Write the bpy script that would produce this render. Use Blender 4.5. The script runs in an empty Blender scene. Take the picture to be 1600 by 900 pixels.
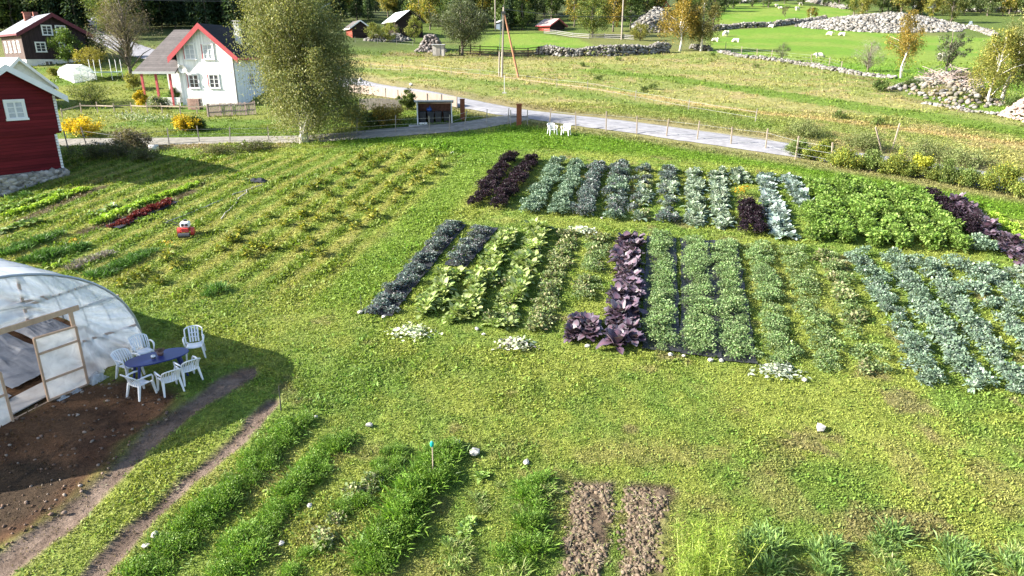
import bpy, bmesh, math, random
import numpy as np
from mathutils import Vector, Matrix
random.seed(7); rng = np.random.default_rng(7)
R = math.radians
C = bpy.context.scene.collection
SC = bpy.context.scene
# ------------------------------------------------------------------ camera
F = 1067.; CX, CY = 800., 450.; PITCH = R(18.6); H = 9.0
sp, cp = math.sin(PITCH), math.cos(PITCH)
cam = bpy.data.cameras.new('camera'); camo = bpy.data.objects.new('camera', cam); C.objects.link(camo)
camo.location = (0, 0, H); camo.rotation_euler = (R(90) - PITCH, 0, 0)
cam.sensor_width = 36; cam.lens = F / 1600 * 36; cam.clip_end = 6000; cam.clip_start = .1
SC.camera = camo
# ------------------------------------------------------------------ world, sun, exposure
SUN_EL = R(28); SHX, SHY = .985, .17          # horizontal direction in which shadows fall
W = bpy.data.worlds.new('World'); SC.world = W; W.use_nodes = True
nt = W.node_tree; nt.nodes.clear()
sky = nt.nodes.new('ShaderNodeTexSky'); sky.sky_type = 'NISHITA'; sky.sun_disc = False
sky.sun_elevation = SUN_EL; sky.sun_rotation = math.atan2(-SHX, -SHY)
sky.air_density = 1.0; sky.dust_density = 1.2; sky.ozone_density = 1.0
bg = nt.nodes.new('ShaderNodeBackground'); bg.inputs[1].default_value = .085
wo = nt.nodes.new('ShaderNodeOutputWorld')
nt.links.new(sky.outputs[0], bg.inputs[0]); nt.links.new(bg.outputs[0], wo.inputs[0])
sl = bpy.data.lights.new('sun', 'SUN'); sl.energy = 5.0; sl.angle = R(.53); sl.color = (1, .93, .82)
so = bpy.data.objects.new('sun', sl); C.objects.link(so)
sd = Vector((SHX * math.cos(SUN_EL), SHY * math.cos(SUN_EL), -math.sin(SUN_EL)))
so.rotation_euler = sd.to_track_quat('-Z', 'Y').to_euler(); so.location = (-40, -20, 60)
SC.view_settings.view_transform = 'Standard'; SC.view_settings.look = 'None'
SC.view_settings.gamma = 1; SC.view_settings.use_curve_mapping = False
SC.view_settings.exposure = 1.92
SC.cycles.max_bounces = 6; SC.cycles.diffuse_bounces = 2; SC.cycles.glossy_bounces = 2
SC.cycles.transparent_max_bounces = 10; SC.cycles.transmission_bounces = 4
SC.cycles.use_denoising = True

# ------------------------------------------------------------------ terrain and projection
def sstep(a, b, x):
    t = np.clip((x - a) / (b - a), 0, 1); return t * t * (3 - 2 * t)
YR = [-60, 0, 20, 54, 70, 90, 150, 300, 600, 3500]; ZR = [-11.2, -2.8, 0, 4.6, 5.9, 7.2, 13, 33, 75, 330]
YL = [-60, 0, 20, 40, 56, 77, 95, 150, 300, 600, 3500]; ZL = [-11.2, -2.8, 0, 2.4, 3.6, 4.2, 7.5, 15, 33, 60, 230]
def hgt(x, y):
    x = np.asarray(x, float); y = np.asarray(y, float)
    k = sstep(-.34, -.1, x / np.maximum(y, 15))
    return np.interp(y, YL, ZL) * (1 - k) + np.interp(y, YR, ZR) * k - .8 * np.exp(-((x + 31) ** 2 + (y - 37) ** 2) / 30)
def hz(x, y): return float(hgt(x, y))
def ray(px, py):
    u = (px - CX) / F; v = (py - CY) / F
    return np.array([u, cp - v * sp, -sp - v * cp])
_T = np.geomspace(6, 3000, 5000)
def P(px, py):
    d = ray(px, py)
    e = H + _T * d[2] - hgt(_T * d[0], _T * d[1]); i = int(np.argmax(e < 0))
    if e[i] >= 0: i = len(_T) - 1
    t0 = _T[i-1] + (_T[i] - _T[i-1]) * e[i-1] / (e[i-1] - e[i])
    q = np.array([0, 0, H]) + t0 * d
    return Vector((q[0], q[1], hz(q[0], q[1])))
def depth(p): return p[1] * cp - (p[2] - H) * sp
def zat(p, py):                      # height above p at which the vertical through p meets image row py
    v = (py - CY) / F
    return -p[1] * (sp + v * cp) / (cp - v * sp) + H - p[2]
def along(p, ang, px):               # distance from p in direction ang at which image column px is met
    u = (px - CX) / F; dx, dy = math.cos(ang), math.sin(ang)
    z = p[2] - H
    return (u * (p[1] * cp - z * sp) - p[0]) / (dx - u * dy * cp)
def pts(l): return [P(*q) for q in l]

# ------------------------------------------------------------------ noise
def _h(ix, iy, s):
    n = (ix.astype(np.int64) * 374761393 + iy.astype(np.int64) * 668265263 + s * 1442695041) & 0x7fffffff
    n = ((n ^ (n >> 13)) * 1274126177) & 0x7fffffff
    return ((n ^ (n >> 16)) & 0xffff) / 65535.
def vn(x, y, sc, s=0):
    x = np.asarray(x) / sc + 1000; y = np.asarray(y) / sc + 1000
    ix = np.floor(x); iy = np.floor(y); fx = x - ix; fy = y - iy
    fx = fx * fx * (3 - 2 * fx); fy = fy * fy * (3 - 2 * fy)
    a = _h(ix, iy, s); b = _h(ix+1, iy, s); c = _h(ix, iy+1, s); d = _h(ix+1, iy+1, s)
    return (a * (1-fx) + b * fx) * (1-fy) + (c * (1-fx) + d * fx) * fy
def fbm(x, y, sc, s=0, o=4):
    t = 0; a = .5; n = 0
    for k in range(o):
        t = t + a * vn(x, y, sc / 2**k, s + k); n += a; a *= .55
    return t / n

# ------------------------------------------------------------------ materials
MATS = {}
def principled(name, rough=.8, spec=.3):
    m = bpy.data.materials.new(name); m.use_nodes = True
    n = m.node_tree; b = n.nodes['Principled BSDF']
    b.inputs['Roughness'].default_value = rough; b.inputs['Specular IOR Level'].default_value = spec
    return m, n, b
def mat(name, col, col2=None, sc=6., rough=.8, spec=.3, bump=.3, bsc=None, stretch=(1, 1, 1), metal=0, wave=None, alpha=None, contrast=(.35, .65)):
    if name in MATS: return MATS[name]
    m, n, b = principled(name, rough, spec); N = n.nodes; L = n.links
    tc = N.new('ShaderNodeTexCoord'); mp = N.new('ShaderNodeMapping'); mp.inputs['Scale'].default_value = stretch
    L.new(tc.outputs['Object'], mp.inputs[0])
    no = N.new('ShaderNodeTexNoise'); no.inputs['Scale'].default_value = sc; no.inputs['Detail'].default_value = 6
    no.inputs['Roughness'].default_value = .65
    L.new(mp.outputs[0], no.inputs[0])
    cr = N.new('ShaderNodeValToRGB'); e = cr.color_ramp.elements
    e[0].position, e[1].position = contrast
    c2 = col2 or tuple(c * .7 for c in col)
    e[0].color = (*c2, 1); e[1].color = (*col, 1)
    L.new(no.outputs[0], cr.inputs[0]); L.new(cr.outputs[0], b.inputs['Base Color'])
    b.inputs['Metallic'].default_value = metal
    bp = N.new('ShaderNodeBump'); bp.inputs['Strength'].default_value = bump; bp.inputs['Distance'].default_value = .02
    L.new(no.outputs[0], bp.inputs['Height']); L.new(bp.outputs[0], b.inputs['Normal'])
    if wave:                                            # (direction vector, boards per metre, strength)
        wv = N.new('ShaderNodeVectorMath'); wv.operation = 'DOT_PRODUCT'; wv.inputs[1].default_value = wave[0]
        L.new(tc.outputs['Object'], wv.inputs[0])
        mu = N.new('ShaderNodeMath'); mu.operation = 'MULTIPLY'; mu.inputs[1].default_value = wave[1]
        L.new(wv.outputs['Value'], mu.inputs[0])
        fr = N.new('ShaderNodeMath'); fr.operation = 'FRACT'; L.new(mu.outputs[0], fr.inputs[0])
        b2 = N.new('ShaderNodeBump'); b2.inputs['Strength'].default_value = wave[2]; b2.inputs['Distance'].default_value = .05
        L.new(fr.outputs[0], b2.inputs['Height']); L.new(bp.outputs[0], b2.inputs['Normal']); L.new(b2.outputs[0], b.inputs['Normal'])
        fl = N.new('ShaderNodeMath'); fl.operation = 'FLOOR'; L.new(mu.outputs[0], fl.inputs[0])
        wn = N.new('ShaderNodeTexWhiteNoise'); wn.noise_dimensions = '1D'; L.new(fl.outputs[0], wn.inputs['W'])
        mr = N.new('ShaderNodeMapRange'); mr.inputs[3].default_value = .8; mr.inputs[4].default_value = 1.12
        L.new(wn.outputs[0], mr.inputs[0])
        g = N.new('ShaderNodeMath'); g.operation = 'GREATER_THAN'; g.inputs[1].default_value = .1; L.new(fr.outputs[0], g.inputs[0])
        g2 = N.new('ShaderNodeMapRange'); g2.inputs[3].default_value = .6; L.new(g.outputs[0], g2.inputs[0])
        m3 = N.new('ShaderNodeMath'); m3.operation = 'MULTIPLY'; L.new(mr.outputs[0], m3.inputs[0]); L.new(g2.outputs[0], m3.inputs[1])
        vm = N.new('ShaderNodeVectorMath'); vm.operation = 'SCALE'; L.new(cr.outputs[0], vm.inputs[0]); L.new(m3.outputs[0], vm.inputs['Scale'])
        L.new(vm.outputs[0], b.inputs['Base Color'])
    MATS[name] = m; return m
def colmat(name, rough=.6, spec=.25, trans=.25, objvar=.18, bump=0):   # colour from each leaf's own colour attribute
    m, n, b = principled(name, rough, spec); N = n.nodes; L = n.links
    at = N.new('ShaderNodeAttribute'); at.attribute_name = 'Col'
    oi = N.new('ShaderNodeObjectInfo'); mr = N.new('ShaderNodeMapRange')
    mr.inputs[3].default_value = 1 - objvar; mr.inputs[4].default_value = 1 + objvar
    L.new(oi.outputs['Random'], mr.inputs[0])
    vm = N.new('ShaderNodeVectorMath'); vm.operation = 'SCALE'
    L.new(at.outputs['Color'], vm.inputs[0]); L.new(mr.outputs[0], vm.inputs['Scale'])
    L.new(vm.outputs[0], b.inputs['Base Color'])
    if trans:
        tr = N.new('ShaderNodeBsdfTranslucent'); mx = N.new('ShaderNodeMixShader'); mx.inputs[0].default_value = trans
        v2 = N.new('ShaderNodeVectorMath'); v2.operation = 'MULTIPLY'; v2.inputs[1].default_value = (1.15, 1.2, .6)
        L.new(vm.outputs[0], v2.inputs[0]); L.new(v2.outputs[0], tr.inputs[0])
        L.new(b.outputs[0], mx.inputs[1]); L.new(tr.outputs[0], mx.inputs[2])
        L.new(mx.outputs[0], n.nodes['Material Output'].inputs['Surface'])
    return m
LEAF = colmat('leaf', .55, .3, .3); WAX = colmat('waxy leaf', .42, .5, .15); STONE_M = colmat('stone', .9, .15, 0, .08)
GRASSM = colmat('grass blades', .6, .25, .3, 0)

# ground material
gm, gn, gb = principled('ground', .95, .1); N = gn.nodes; L = gn.links
at = N.new('ShaderNodeAttribute'); at.attribute_name = 'Col'
ge = N.new('ShaderNodeNewGeometry')
n1 = N.new('ShaderNodeTexNoise'); n1.inputs['Scale'].default_value = 9; n1.inputs['Detail'].default_value = 8; n1.inputs['Roughness'].default_value = .75
n2 = N.new('ShaderNodeTexNoise'); n2.inputs['Scale'].default_value = 1.3; n2.inputs['Detail'].default_value = 6; n2.inputs['Roughness'].default_value = .7
L.new(ge.outputs['Position'], n1.inputs[0]); L.new(ge.outputs['Position'], n2.inputs[0])
r1 = N.new('ShaderNodeMapRange'); r1.inputs[1].default_value = .3; r1.inputs[2].default_value = .7; r1.inputs[3].default_value = .62; r1.inputs[4].default_value = 1.35
r2 = N.new('ShaderNodeMapRange'); r2.inputs[1].default_value = .3; r2.inputs[2].default_value = .7; r2.inputs[3].default_value = .75; r2.inputs[4].default_value = 1.22
L.new(n1.outputs[0], r1.inputs[0]); L.new(n2.outputs[0], r2.inputs[0])
mu = N.new('ShaderNodeMath'); mu.operation = 'MULTIPLY'; L.new(r1.outputs[0], mu.inputs[0]); L.new(r2.outputs[0], mu.inputs[1])
vs = N.new('ShaderNodeVectorMath'); vs.operation = 'SCALE'; L.new(at.outputs['Color'], vs.inputs[0]); L.new(mu.outputs[0], vs.inputs['Scale'])
L.new(vs.outputs[0], gb.inputs['Base Color'])
bp = N.new('ShaderNodeBump'); bp.inputs['Strength'].default_value = .9; bp.inputs['Distance'].default_value = .12
L.new(n1.outputs[0], bp.inputs['Height']); L.new(bp.outputs[0], gb.inputs['Normal'])

# ------------------------------------------------------------------ object helpers
def prop(o, label=None, cat=None, group=None, kind=None):
    if label: o['label'] = label
    if cat: o['category'] = cat
    if group: o['group'] = group
    if kind: o['kind'] = kind
    return o
def empty(name, loc, rz=0, label=None, cat=None, group=None):
    o = bpy.data.objects.new(name, None); C.objects.link(o); o.empty_display_size = .2
    o.location = loc; o.rotation_euler = (0, 0, rz)
    return prop(o, label, cat, group)
def link(name, me, parent=None, loc=None):
    o = bpy.data.objects.new(name, me); C.objects.link(o)
    if parent is not None: o.parent = parent
    if loc is not None: o.location = loc
    return o
def copy_tree(o, loc=None, rz=None, scale=None, parent=None):
    c = o.copy(); C.objects.link(c)
    for k in ('label', 'group'):
        if k in c and parent is None: del c[k]
    if parent is not None: c.parent = parent
    if loc is not None: c.location = loc
    if rz is not None: c.rotation_euler = (0, 0, rz)
    if scale is not None: c.scale = scale if hasattr(scale, '__len__') else (scale,) * 3
    for ch in o.children: copy_tree(ch, parent=c)
    return c
class MB:                                # collects shapes that make up one mesh
    def __init__(s): s.v = []; s.f = []
    def add(s, v, f):
        k = len(s.v); s.v += [tuple(q) for q in v]; s.f += [tuple(i + k for i in q) for q in f]; return s
    def box(s, a, b, ch=0):
        x0, y0, z0 = a; x1, y1, z1 = b
        return s.add([(x0,y0,z0),(x1,y0,z0),(x1,y1,z0),(x0,y1,z0),(x0,y0,z1),(x1,y0,z1),(x1,y1,z1),(x0,y1,z1)],
              [(0,3,2,1),(4,5,6,7),(0,1,5,4),(1,2,6,5),(2,3,7,6),(3,0,4,7)])
    def bar(s, a, b, w, h=None, up=(0, 0, 1)):    # box section from a to b
        a = Vector(a); b = Vector(b); h = h or w; d = (b - a).normalized(); u = Vector(up)
        if abs(d.dot(u)) > .95: u = Vector((1, 0, 0))
        r = d.cross(u).normalized(); u = r.cross(d)
        v = [q + r * i * w / 2 + u * j * h / 2 for q in (a, b) for i, j in ((-1,-1),(1,-1),(1,1),(-1,1))]
        return s.add(v, [(0,1,2,3),(7,6,5,4),(0,4,5,1),(1,5,6,2),(2,6,7,3),(3,7,4,0)])
    def tube(s, P_, r, n=8, cap=True):            # path, radius or list of radii
        P_ = [Vector(q) for q in P_]; k = len(P_)
        rr = r if hasattr(r, '__len__') else [r] * k
        b = len(s.v); prev = None
        for i, q in enumerate(P_):
            d = (P_[min(i+1, k-1)] - P_[max(i-1, 0)]).normalized()
            if prev is None:
                prev = d.cross(Vector((0, 0, 1)) if abs(d.z) < .9 else Vector((1, 0, 0))).normalized()
            u = (prev - d * prev.dot(d)).normalized(); prev = u; w = d.cross(u)
            for j in range(n):
                t = 2 * math.pi * j / n; s.v.append(tuple(q + (u * math.cos(t) + w * math.sin(t)) * rr[i]))
        for i in range(k - 1):
            for j in range(n):
                a0 = b + i*n + j; a1 = b + i*n + (j+1) % n; s.f.append((a0, a1, a1 + n, a0 + n))
        if cap: s.f.append(tuple(b + j for j in range(n))[::-1]); s.f.append(tuple(b + (k-1)*n + j for j in range(n)))
        return s
    def prism(s, prof, y0, y1):                   # profile in x,z pushed along y
        n = len(prof); v = [(x, y0, z) for x, z in prof] + [(x, y1, z) for x, z in prof]
        return s.add(v, [tuple(range(n)), tuple(range(2*n - 1, n - 1, -1))] + [(i, i + n, (i+1) % n + n, (i+1) % n) for i in range(n)])
    def ell(s, c, r, n=10, m=7):
        v = [(c[0], c[1], c[2] - r[2])]
        for i in range(1, m):
            t = -math.pi/2 + math.pi * i / m
            for j in range(n):
                a = 2 * math.pi * j / n
                v.append((c[0] + r[0]*math.cos(t)*math.cos(a), c[1] + r[1]*math.cos(t)*math.sin(a), c[2] + r[2]*math.sin(t)))
        v.append((c[0], c[1], c[2] + r[2])); f = []
        for j in range(n):
            f.append((0, 1 + (j+1) % n, 1 + j)); f.append((len(v)-1, len(v)-1-n + j, len(v)-1-n + (j+1) % n))
        for i in range(m - 2):
            for j in range(n): f.append((1+i*n+j, 1+i*n+(j+1) % n, 1+(i+1)*n+(j+1) % n, 1+(i+1)*n+j))
        return s.add(v, f)
    def build(s, name, m, parent=None, smooth=False, bevel=0, loc=None):
        me = bpy.data.meshes.new(name); me.from_pydata(s.v, [], s.f); me.materials.append(m)
        bm = bmesh.new(); bm.from_mesh(me)
        bmesh.ops.recalc_face_normals(bm, faces=bm.faces); bm.to_mesh(me); bm.free()
        if smooth: me.polygons.foreach_set('use_smooth', [True] * len(me.polygons))
        o = link(name, me, parent, loc)
        if bevel:
            md = o.modifiers.new('bevel', 'BEVEL'); md.width = bevel; md.segments = 2; md.limit_method = 'ANGLE'
        return o
def npmesh(name, v, f, col, m, smooth=False):     # arrays: v Nx3, f MxK, col Nx3
    v = np.asarray(v, np.float32); f = np.asarray(f, np.int32); k = f.shape[1]
    me = bpy.data.meshes.new(name); me.vertices.add(len(v)); me.vertices.foreach_set('co', v.ravel())
    me.loops.add(f.size); me.loops.foreach_set('vertex_index', f.ravel())
    me.polygons.add(len(f)); me.polygons.foreach_set('loop_start', np.arange(0, f.size, k, dtype=np.int32))
    me.polygons.foreach_set('loop_total', np.full(len(f), k, np.int32))
    if smooth: me.polygons.foreach_set('use_smooth', np.ones(len(f), bool))
    if col is not None:
        a = me.attributes.new('Col', 'FLOAT_COLOR', 'POINT')
        a.data.foreach_set('color', np.hstack([np.asarray(col, np.float32), np.ones((len(v), 1), np.float32)]).ravel())
    me.update(calc_edges=True); me.materials.append(m); return me

# ------------------------------------------------------------------ foliage kernels
def unit(a): return a / np.maximum(np.linalg.norm(a, axis=1, keepdims=True), 1e-9)
def pal(n, cols, var=.18, w=None):                # each leaf takes one of the kinds of leaf colour, mixed a little with the next
    cols = np.array(cols, float); i = rng.choice(len(cols), n, p=w); j = rng.choice(len(cols), n, p=w); t = rng.random((n, 1)) * .5
    return (cols[i] * (1 - t) + cols[j] * t) * (1 + rng.normal(0, var, (n, 1))).clip(.45, 1.7)
def leaves(b, d, ln, wd, col, fold=.25, droop=0.):
    """diamond leaves: base b, axis d, length ln, width wd"""
    n = len(b); d = unit(d); r = unit(np.cross(d, rng.normal(0, 1, (n, 3)) * .35 + [0, 0, 1])); u = np.cross(r, d)
    ln = np.broadcast_to(ln, (n,))[:, None]; wd = np.broadcast_to(wd, (n,))[:, None]
    m = b + d * ln * .5 + u * wd * fold
    t = b + d * ln + np.array([0, 0, -1]) * ln * droop
    v = np.stack([b, m + r * wd / 2, t, m - r * wd / 2], 1).reshape(-1, 3)
    f = np.arange(4 * n).reshape(n, 4)
    return v, f, np.repeat(col, 4, 0)
def bigleaves(b, d, ln, wd, col, arch=.5, cup=.2, wav=.15, stem=.0, colstem=None):
    """broad arching leaves: 3 columns by 5 rows, wavy margin"""
    n = len(b); d = unit(d); hzt = unit(d * [1, 1, 0] + 1e-6); r = np.stack([-hzt[:, 1], hzt[:, 0], np.zeros(n)], 1)
    ln = np.broadcast_to(ln, (n,))[:, None]; wd = np.broadcast_to(wd, (n,))[:, None]
    rows = []; T = np.linspace(0, 1, 5); wf = [.12, .75, 1., .85, .2]
    for k, t in enumerate(T):
        c = b + d * ln * (t + stem) + np.array([0, 0, -1]) * ln * arch * t * t + hzt * ln * .15 * t * t
        w = wd * wf[k] / 2
        for s_ in (-1, 0, 1):
            o = c + r * w * s_ + np.array([0, 0, 1]) * (abs(s_) * cup * w * 2 + rng.normal(0, wav, (n, 1)) * wd * (.6 if s_ else .2))
            rows.append(o)
    v = np.stack(rows, 1).reshape(-1, 3); f = []
    for k in range(4):
        for c in range(2):
            a = k * 3 + c; f.append([a, a + 1, a + 4, a + 3])
    f = np.array(f)[None] + (np.arange(n) * 15)[:, None, None]
    cc = np.repeat(col, 15, 0).reshape(n, 15, 3)
    if colstem is not None: cc[:, [1, 4, 7, 10]] = colstem
    return v, f.reshape(-1, 4), cc.reshape(-1, 3)
def merge(parts):
    V = []; Fc = []; K = []; k = 0
    for v, f, c in parts:
        V.append(v); Fc.append(f + k); K.append(c); k += len(v)
    return np.vstack(V), np.vstack(Fc), np.vstack(K)
def rdir(n, up=0., spread=1.):
    a = rng.random(n) * 2 * math.pi; return np.stack([np.cos(a) * spread, np.sin(a) * spread, np.full(n, up) + rng.normal(0, .15, n)], 1)
def dome_plant(n, r, h, ls, cols, var=.2, lumps=5, up=.4, w=None, thin=.7):
    """curly, mounded plant: leaf flecks over several lumps"""
    cen = rdir(lumps, 0, r * .5) * rng.uniform(.3, 1, (lumps, 1)); cen[:, 2] = h * rng.uniform(.35, .68, lumps); cen[0] = (0, 0, h * .6)
    k = rng.integers(0, lumps, n); q = unit(rng.normal(0, 1, (n, 3))); q[:, 2] = np.abs(q[:, 2]) * .9 - .25
    b = cen[k] + q * np.array([r * .55, r * .55, h * .42]) * rng.uniform(.6, 1.05, (n, 1)); b[:, 2] = np.maximum(b[:, 2], .02)
    d = unit(q + rng.normal(0, .5, (n, 3)) + [0, 0, up])
    return leaves(b, d, ls * rng.uniform(.6, 1.3, n), ls * thin * rng.uniform(.6, 1.2, n), pal(n, cols, var, w), .2, .15)
def rosette(n, ln, wd, cols, h0=.05, arch=.5, up=(.3, 1.6), var=.15, wav=.12, w=None, cst=None, stem=.15):
    a = rng.random(n) * 2 * math.pi; t = rng.random(n); e = up[0] + (up[1] - up[0]) * t
    d = np.stack([np.cos(a), np.sin(a), e], 1); b = np.stack([np.cos(a), np.sin(a), 0 * a], 1) * .04; b[:, 2] = h0 * rng.random(n)
    return bigleaves(b, d, ln * rng.uniform(.65, 1.15, n), wd * rng.uniform(.7, 1.2, n), pal(n, cols, var, w), arch * (1.3 - t).reshape(-1, 1), .12, wav, stem, cst)
def spikes(n, r, h, wd, cols, lean=.35, var=.2, up=1., w=None):
    b = rng.normal(0, r * .45, (n, 3)); b[:, 2] = rng.random(n) * h * .3
    d = np.stack([rng.normal(0, lean, n), rng.normal(0, lean, n), np.full(n, up)], 1) + b * [1, 1, 0] * .6 / max(r, .01)
    return leaves(b, d, h * rng.uniform(.5, 1.1, n), wd * rng.uniform(.6, 1.4, n), pal(n, cols, var, w), .1, .25)
def fmesh(name, parts, m): return npmesh(name, *merge(parts), m)

# ------------------------------------------------------------------ ground colours (real surface colours by place)
def seg_dist(x, y, poly, closed=True):
    d = np.full(x.shape, 1e9); n = len(poly)
    for i in range(n if closed else n - 1):
        ax, ay = poly[i][0], poly[i][1]; bx, by = poly[(i+1) % n][0], poly[(i+1) % n][1]
        dx, dy = bx - ax, by - ay; t = np.clip(((x-ax)*dx + (y-ay)*dy) / (dx*dx + dy*dy + 1e-9), 0, 1)
        d = np.minimum(d, np.hypot(x - ax - t*dx, y - ay - t*dy))
    return d
def inside(x, y, poly):
    c = np.zeros(x.shape, bool); n = len(poly); j = n - 1
    for i in range(n):
        xi, yi, xj, yj = poly[i][0], poly[i][1], poly[j][0], poly[j][1]
        c ^= ((yi > y) != (yj > y)) & (x < (xj - xi) * (y - yi) / (yj - yi + 1e-12) + xi); j = i
    return c
def area(x, y, poly, soft=.6, edge=.8, s=50):        # 0..1 mask, uneven margin
    sdv = seg_dist(x, y, poly) * np.where(inside(x, y, poly), 1, -1)
    return sstep(-soft, soft, sdv + (fbm(x, y, edge * 3 + .3, s) - .5) * edge * 2)
def path(x, y, poly, w, soft=.15, edge=.2, s=70):
    return sstep(soft, -soft, seg_dist(x, y, poly, False) - w / 2 + (fbm(x, y, .8, s) - .5) * edge * 2)
road_px = [(470, 114), (545, 127), (640, 144), (700, 155), (800, 175), (900, 187), (1000, 199), (1100, 214), (1230, 232), (1400, 256), (1600, 288), (1760, 312)]
lane_px = [(812, 183), (770, 190), (735, 196), (690, 201), (640, 205), (557, 211), (420, 217), (300, 220), (200, 221), (110, 222), (0, 223), (-120, 226)]
hill_px = [(266, 92), (215, 80), (190, 70), (165, 60), (145, 50), (132, 42), (140, 34), (156, 28)]
ROAD = pts(road_px); LANE = pts(lane_px); HROAD = pts(hill_px)
soil_poly = pts([(-200, 700), (0, 655), (130, 600), (215, 590), (290, 612), (275, 650), (205, 690), (170, 735), (120, 790), (55, 835), (-40, 880), (-200, 930)])
trk1 = pts([(380, 585), (310, 628), (250, 672), (190, 730), (120, 795), (50, 850), (-30, 915), (-90, 960)])
trk2 = pts([(425, 630), (370, 690), (300, 745), (230, 812), (160, 885), (120, 930), (90, 960)])
bedS1 = pts([(905, 755), (955, 757), (940, 905), (872, 905)]); bedS2 = pts([(985, 765), (1040, 768), (1042, 905), (970, 905)])
field_poly = pts([(500, 82), (680, 90), (850, 95), (1045, 85), (1110, 78), (1180, 92), (1300, 108), (1400, 150), (1520, 178), (1700, 205), (1760, 290), (1600, 272), (1400, 240), (1230, 218), (1000, 188), (800, 160), (640, 134), (500, 108)])
band1 = pts([(930, 110), (1040, 122), (1180, 142), (1350, 168), (1500, 190), (1700, 222)])
band2 = pts([(520, 94), (640, 104), (800, 122), (1000, 150), (1200, 178), (1400, 200), (1700, 240)])
band3 = pts([(560, 108), (700, 122), (860, 140), (1010, 165), (1180, 195)])
past_poly = pts([(1105, 82), (1115, 52), (1140, 46), (1260, 40), (1420, 55), (1600, 60), (1760, 60), (1760, 210), (1600, 190), (1420, 150), (1390, 128), (1280, 103), (1180, 88)])
past2_poly = pts([(1110, 40), (1125, 8), (1200, 4), (1330, 14), (1330, 24), (1260, 34), (1160, 36)])
past3_poly = pts([(740, 78), (770, 52), (830, 50), (900, 60), (930, 72), (850, 78)])
strip_poly = pts([(480, 222), (640, 212), (760, 206), (800, 196), (1000, 212), (1240, 250), (1400, 280), (1600, 312), (1700, 330), (1700, 372), (1600, 345), (1400, 296), (1200, 262), (1000, 240), (840, 232), (720, 240), (640, 232), (560, 226)])
RD = (.218, .976)                                                                # direction of the crop rows
def furrow(x, y):                                     # mown strips and planted lines of the left field
    q = x * .973 - y * .23; w = (fbm(x, y, 4, 77) - .5) * 1.1
    return q, .5 + .5 * np.cos((q + 19.2) * 2 * math.pi / 1.42 + w), sstep(-12.6, -13.4, q) * sstep(22, 27, y) * sstep(47, 45, y)
SOILS = [(pts([(35, 345), (95, 318), (160, 292)]), .8), (pts([(130, 362), (200, 340), (272, 312), (300, 300)]), .6)]
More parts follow.
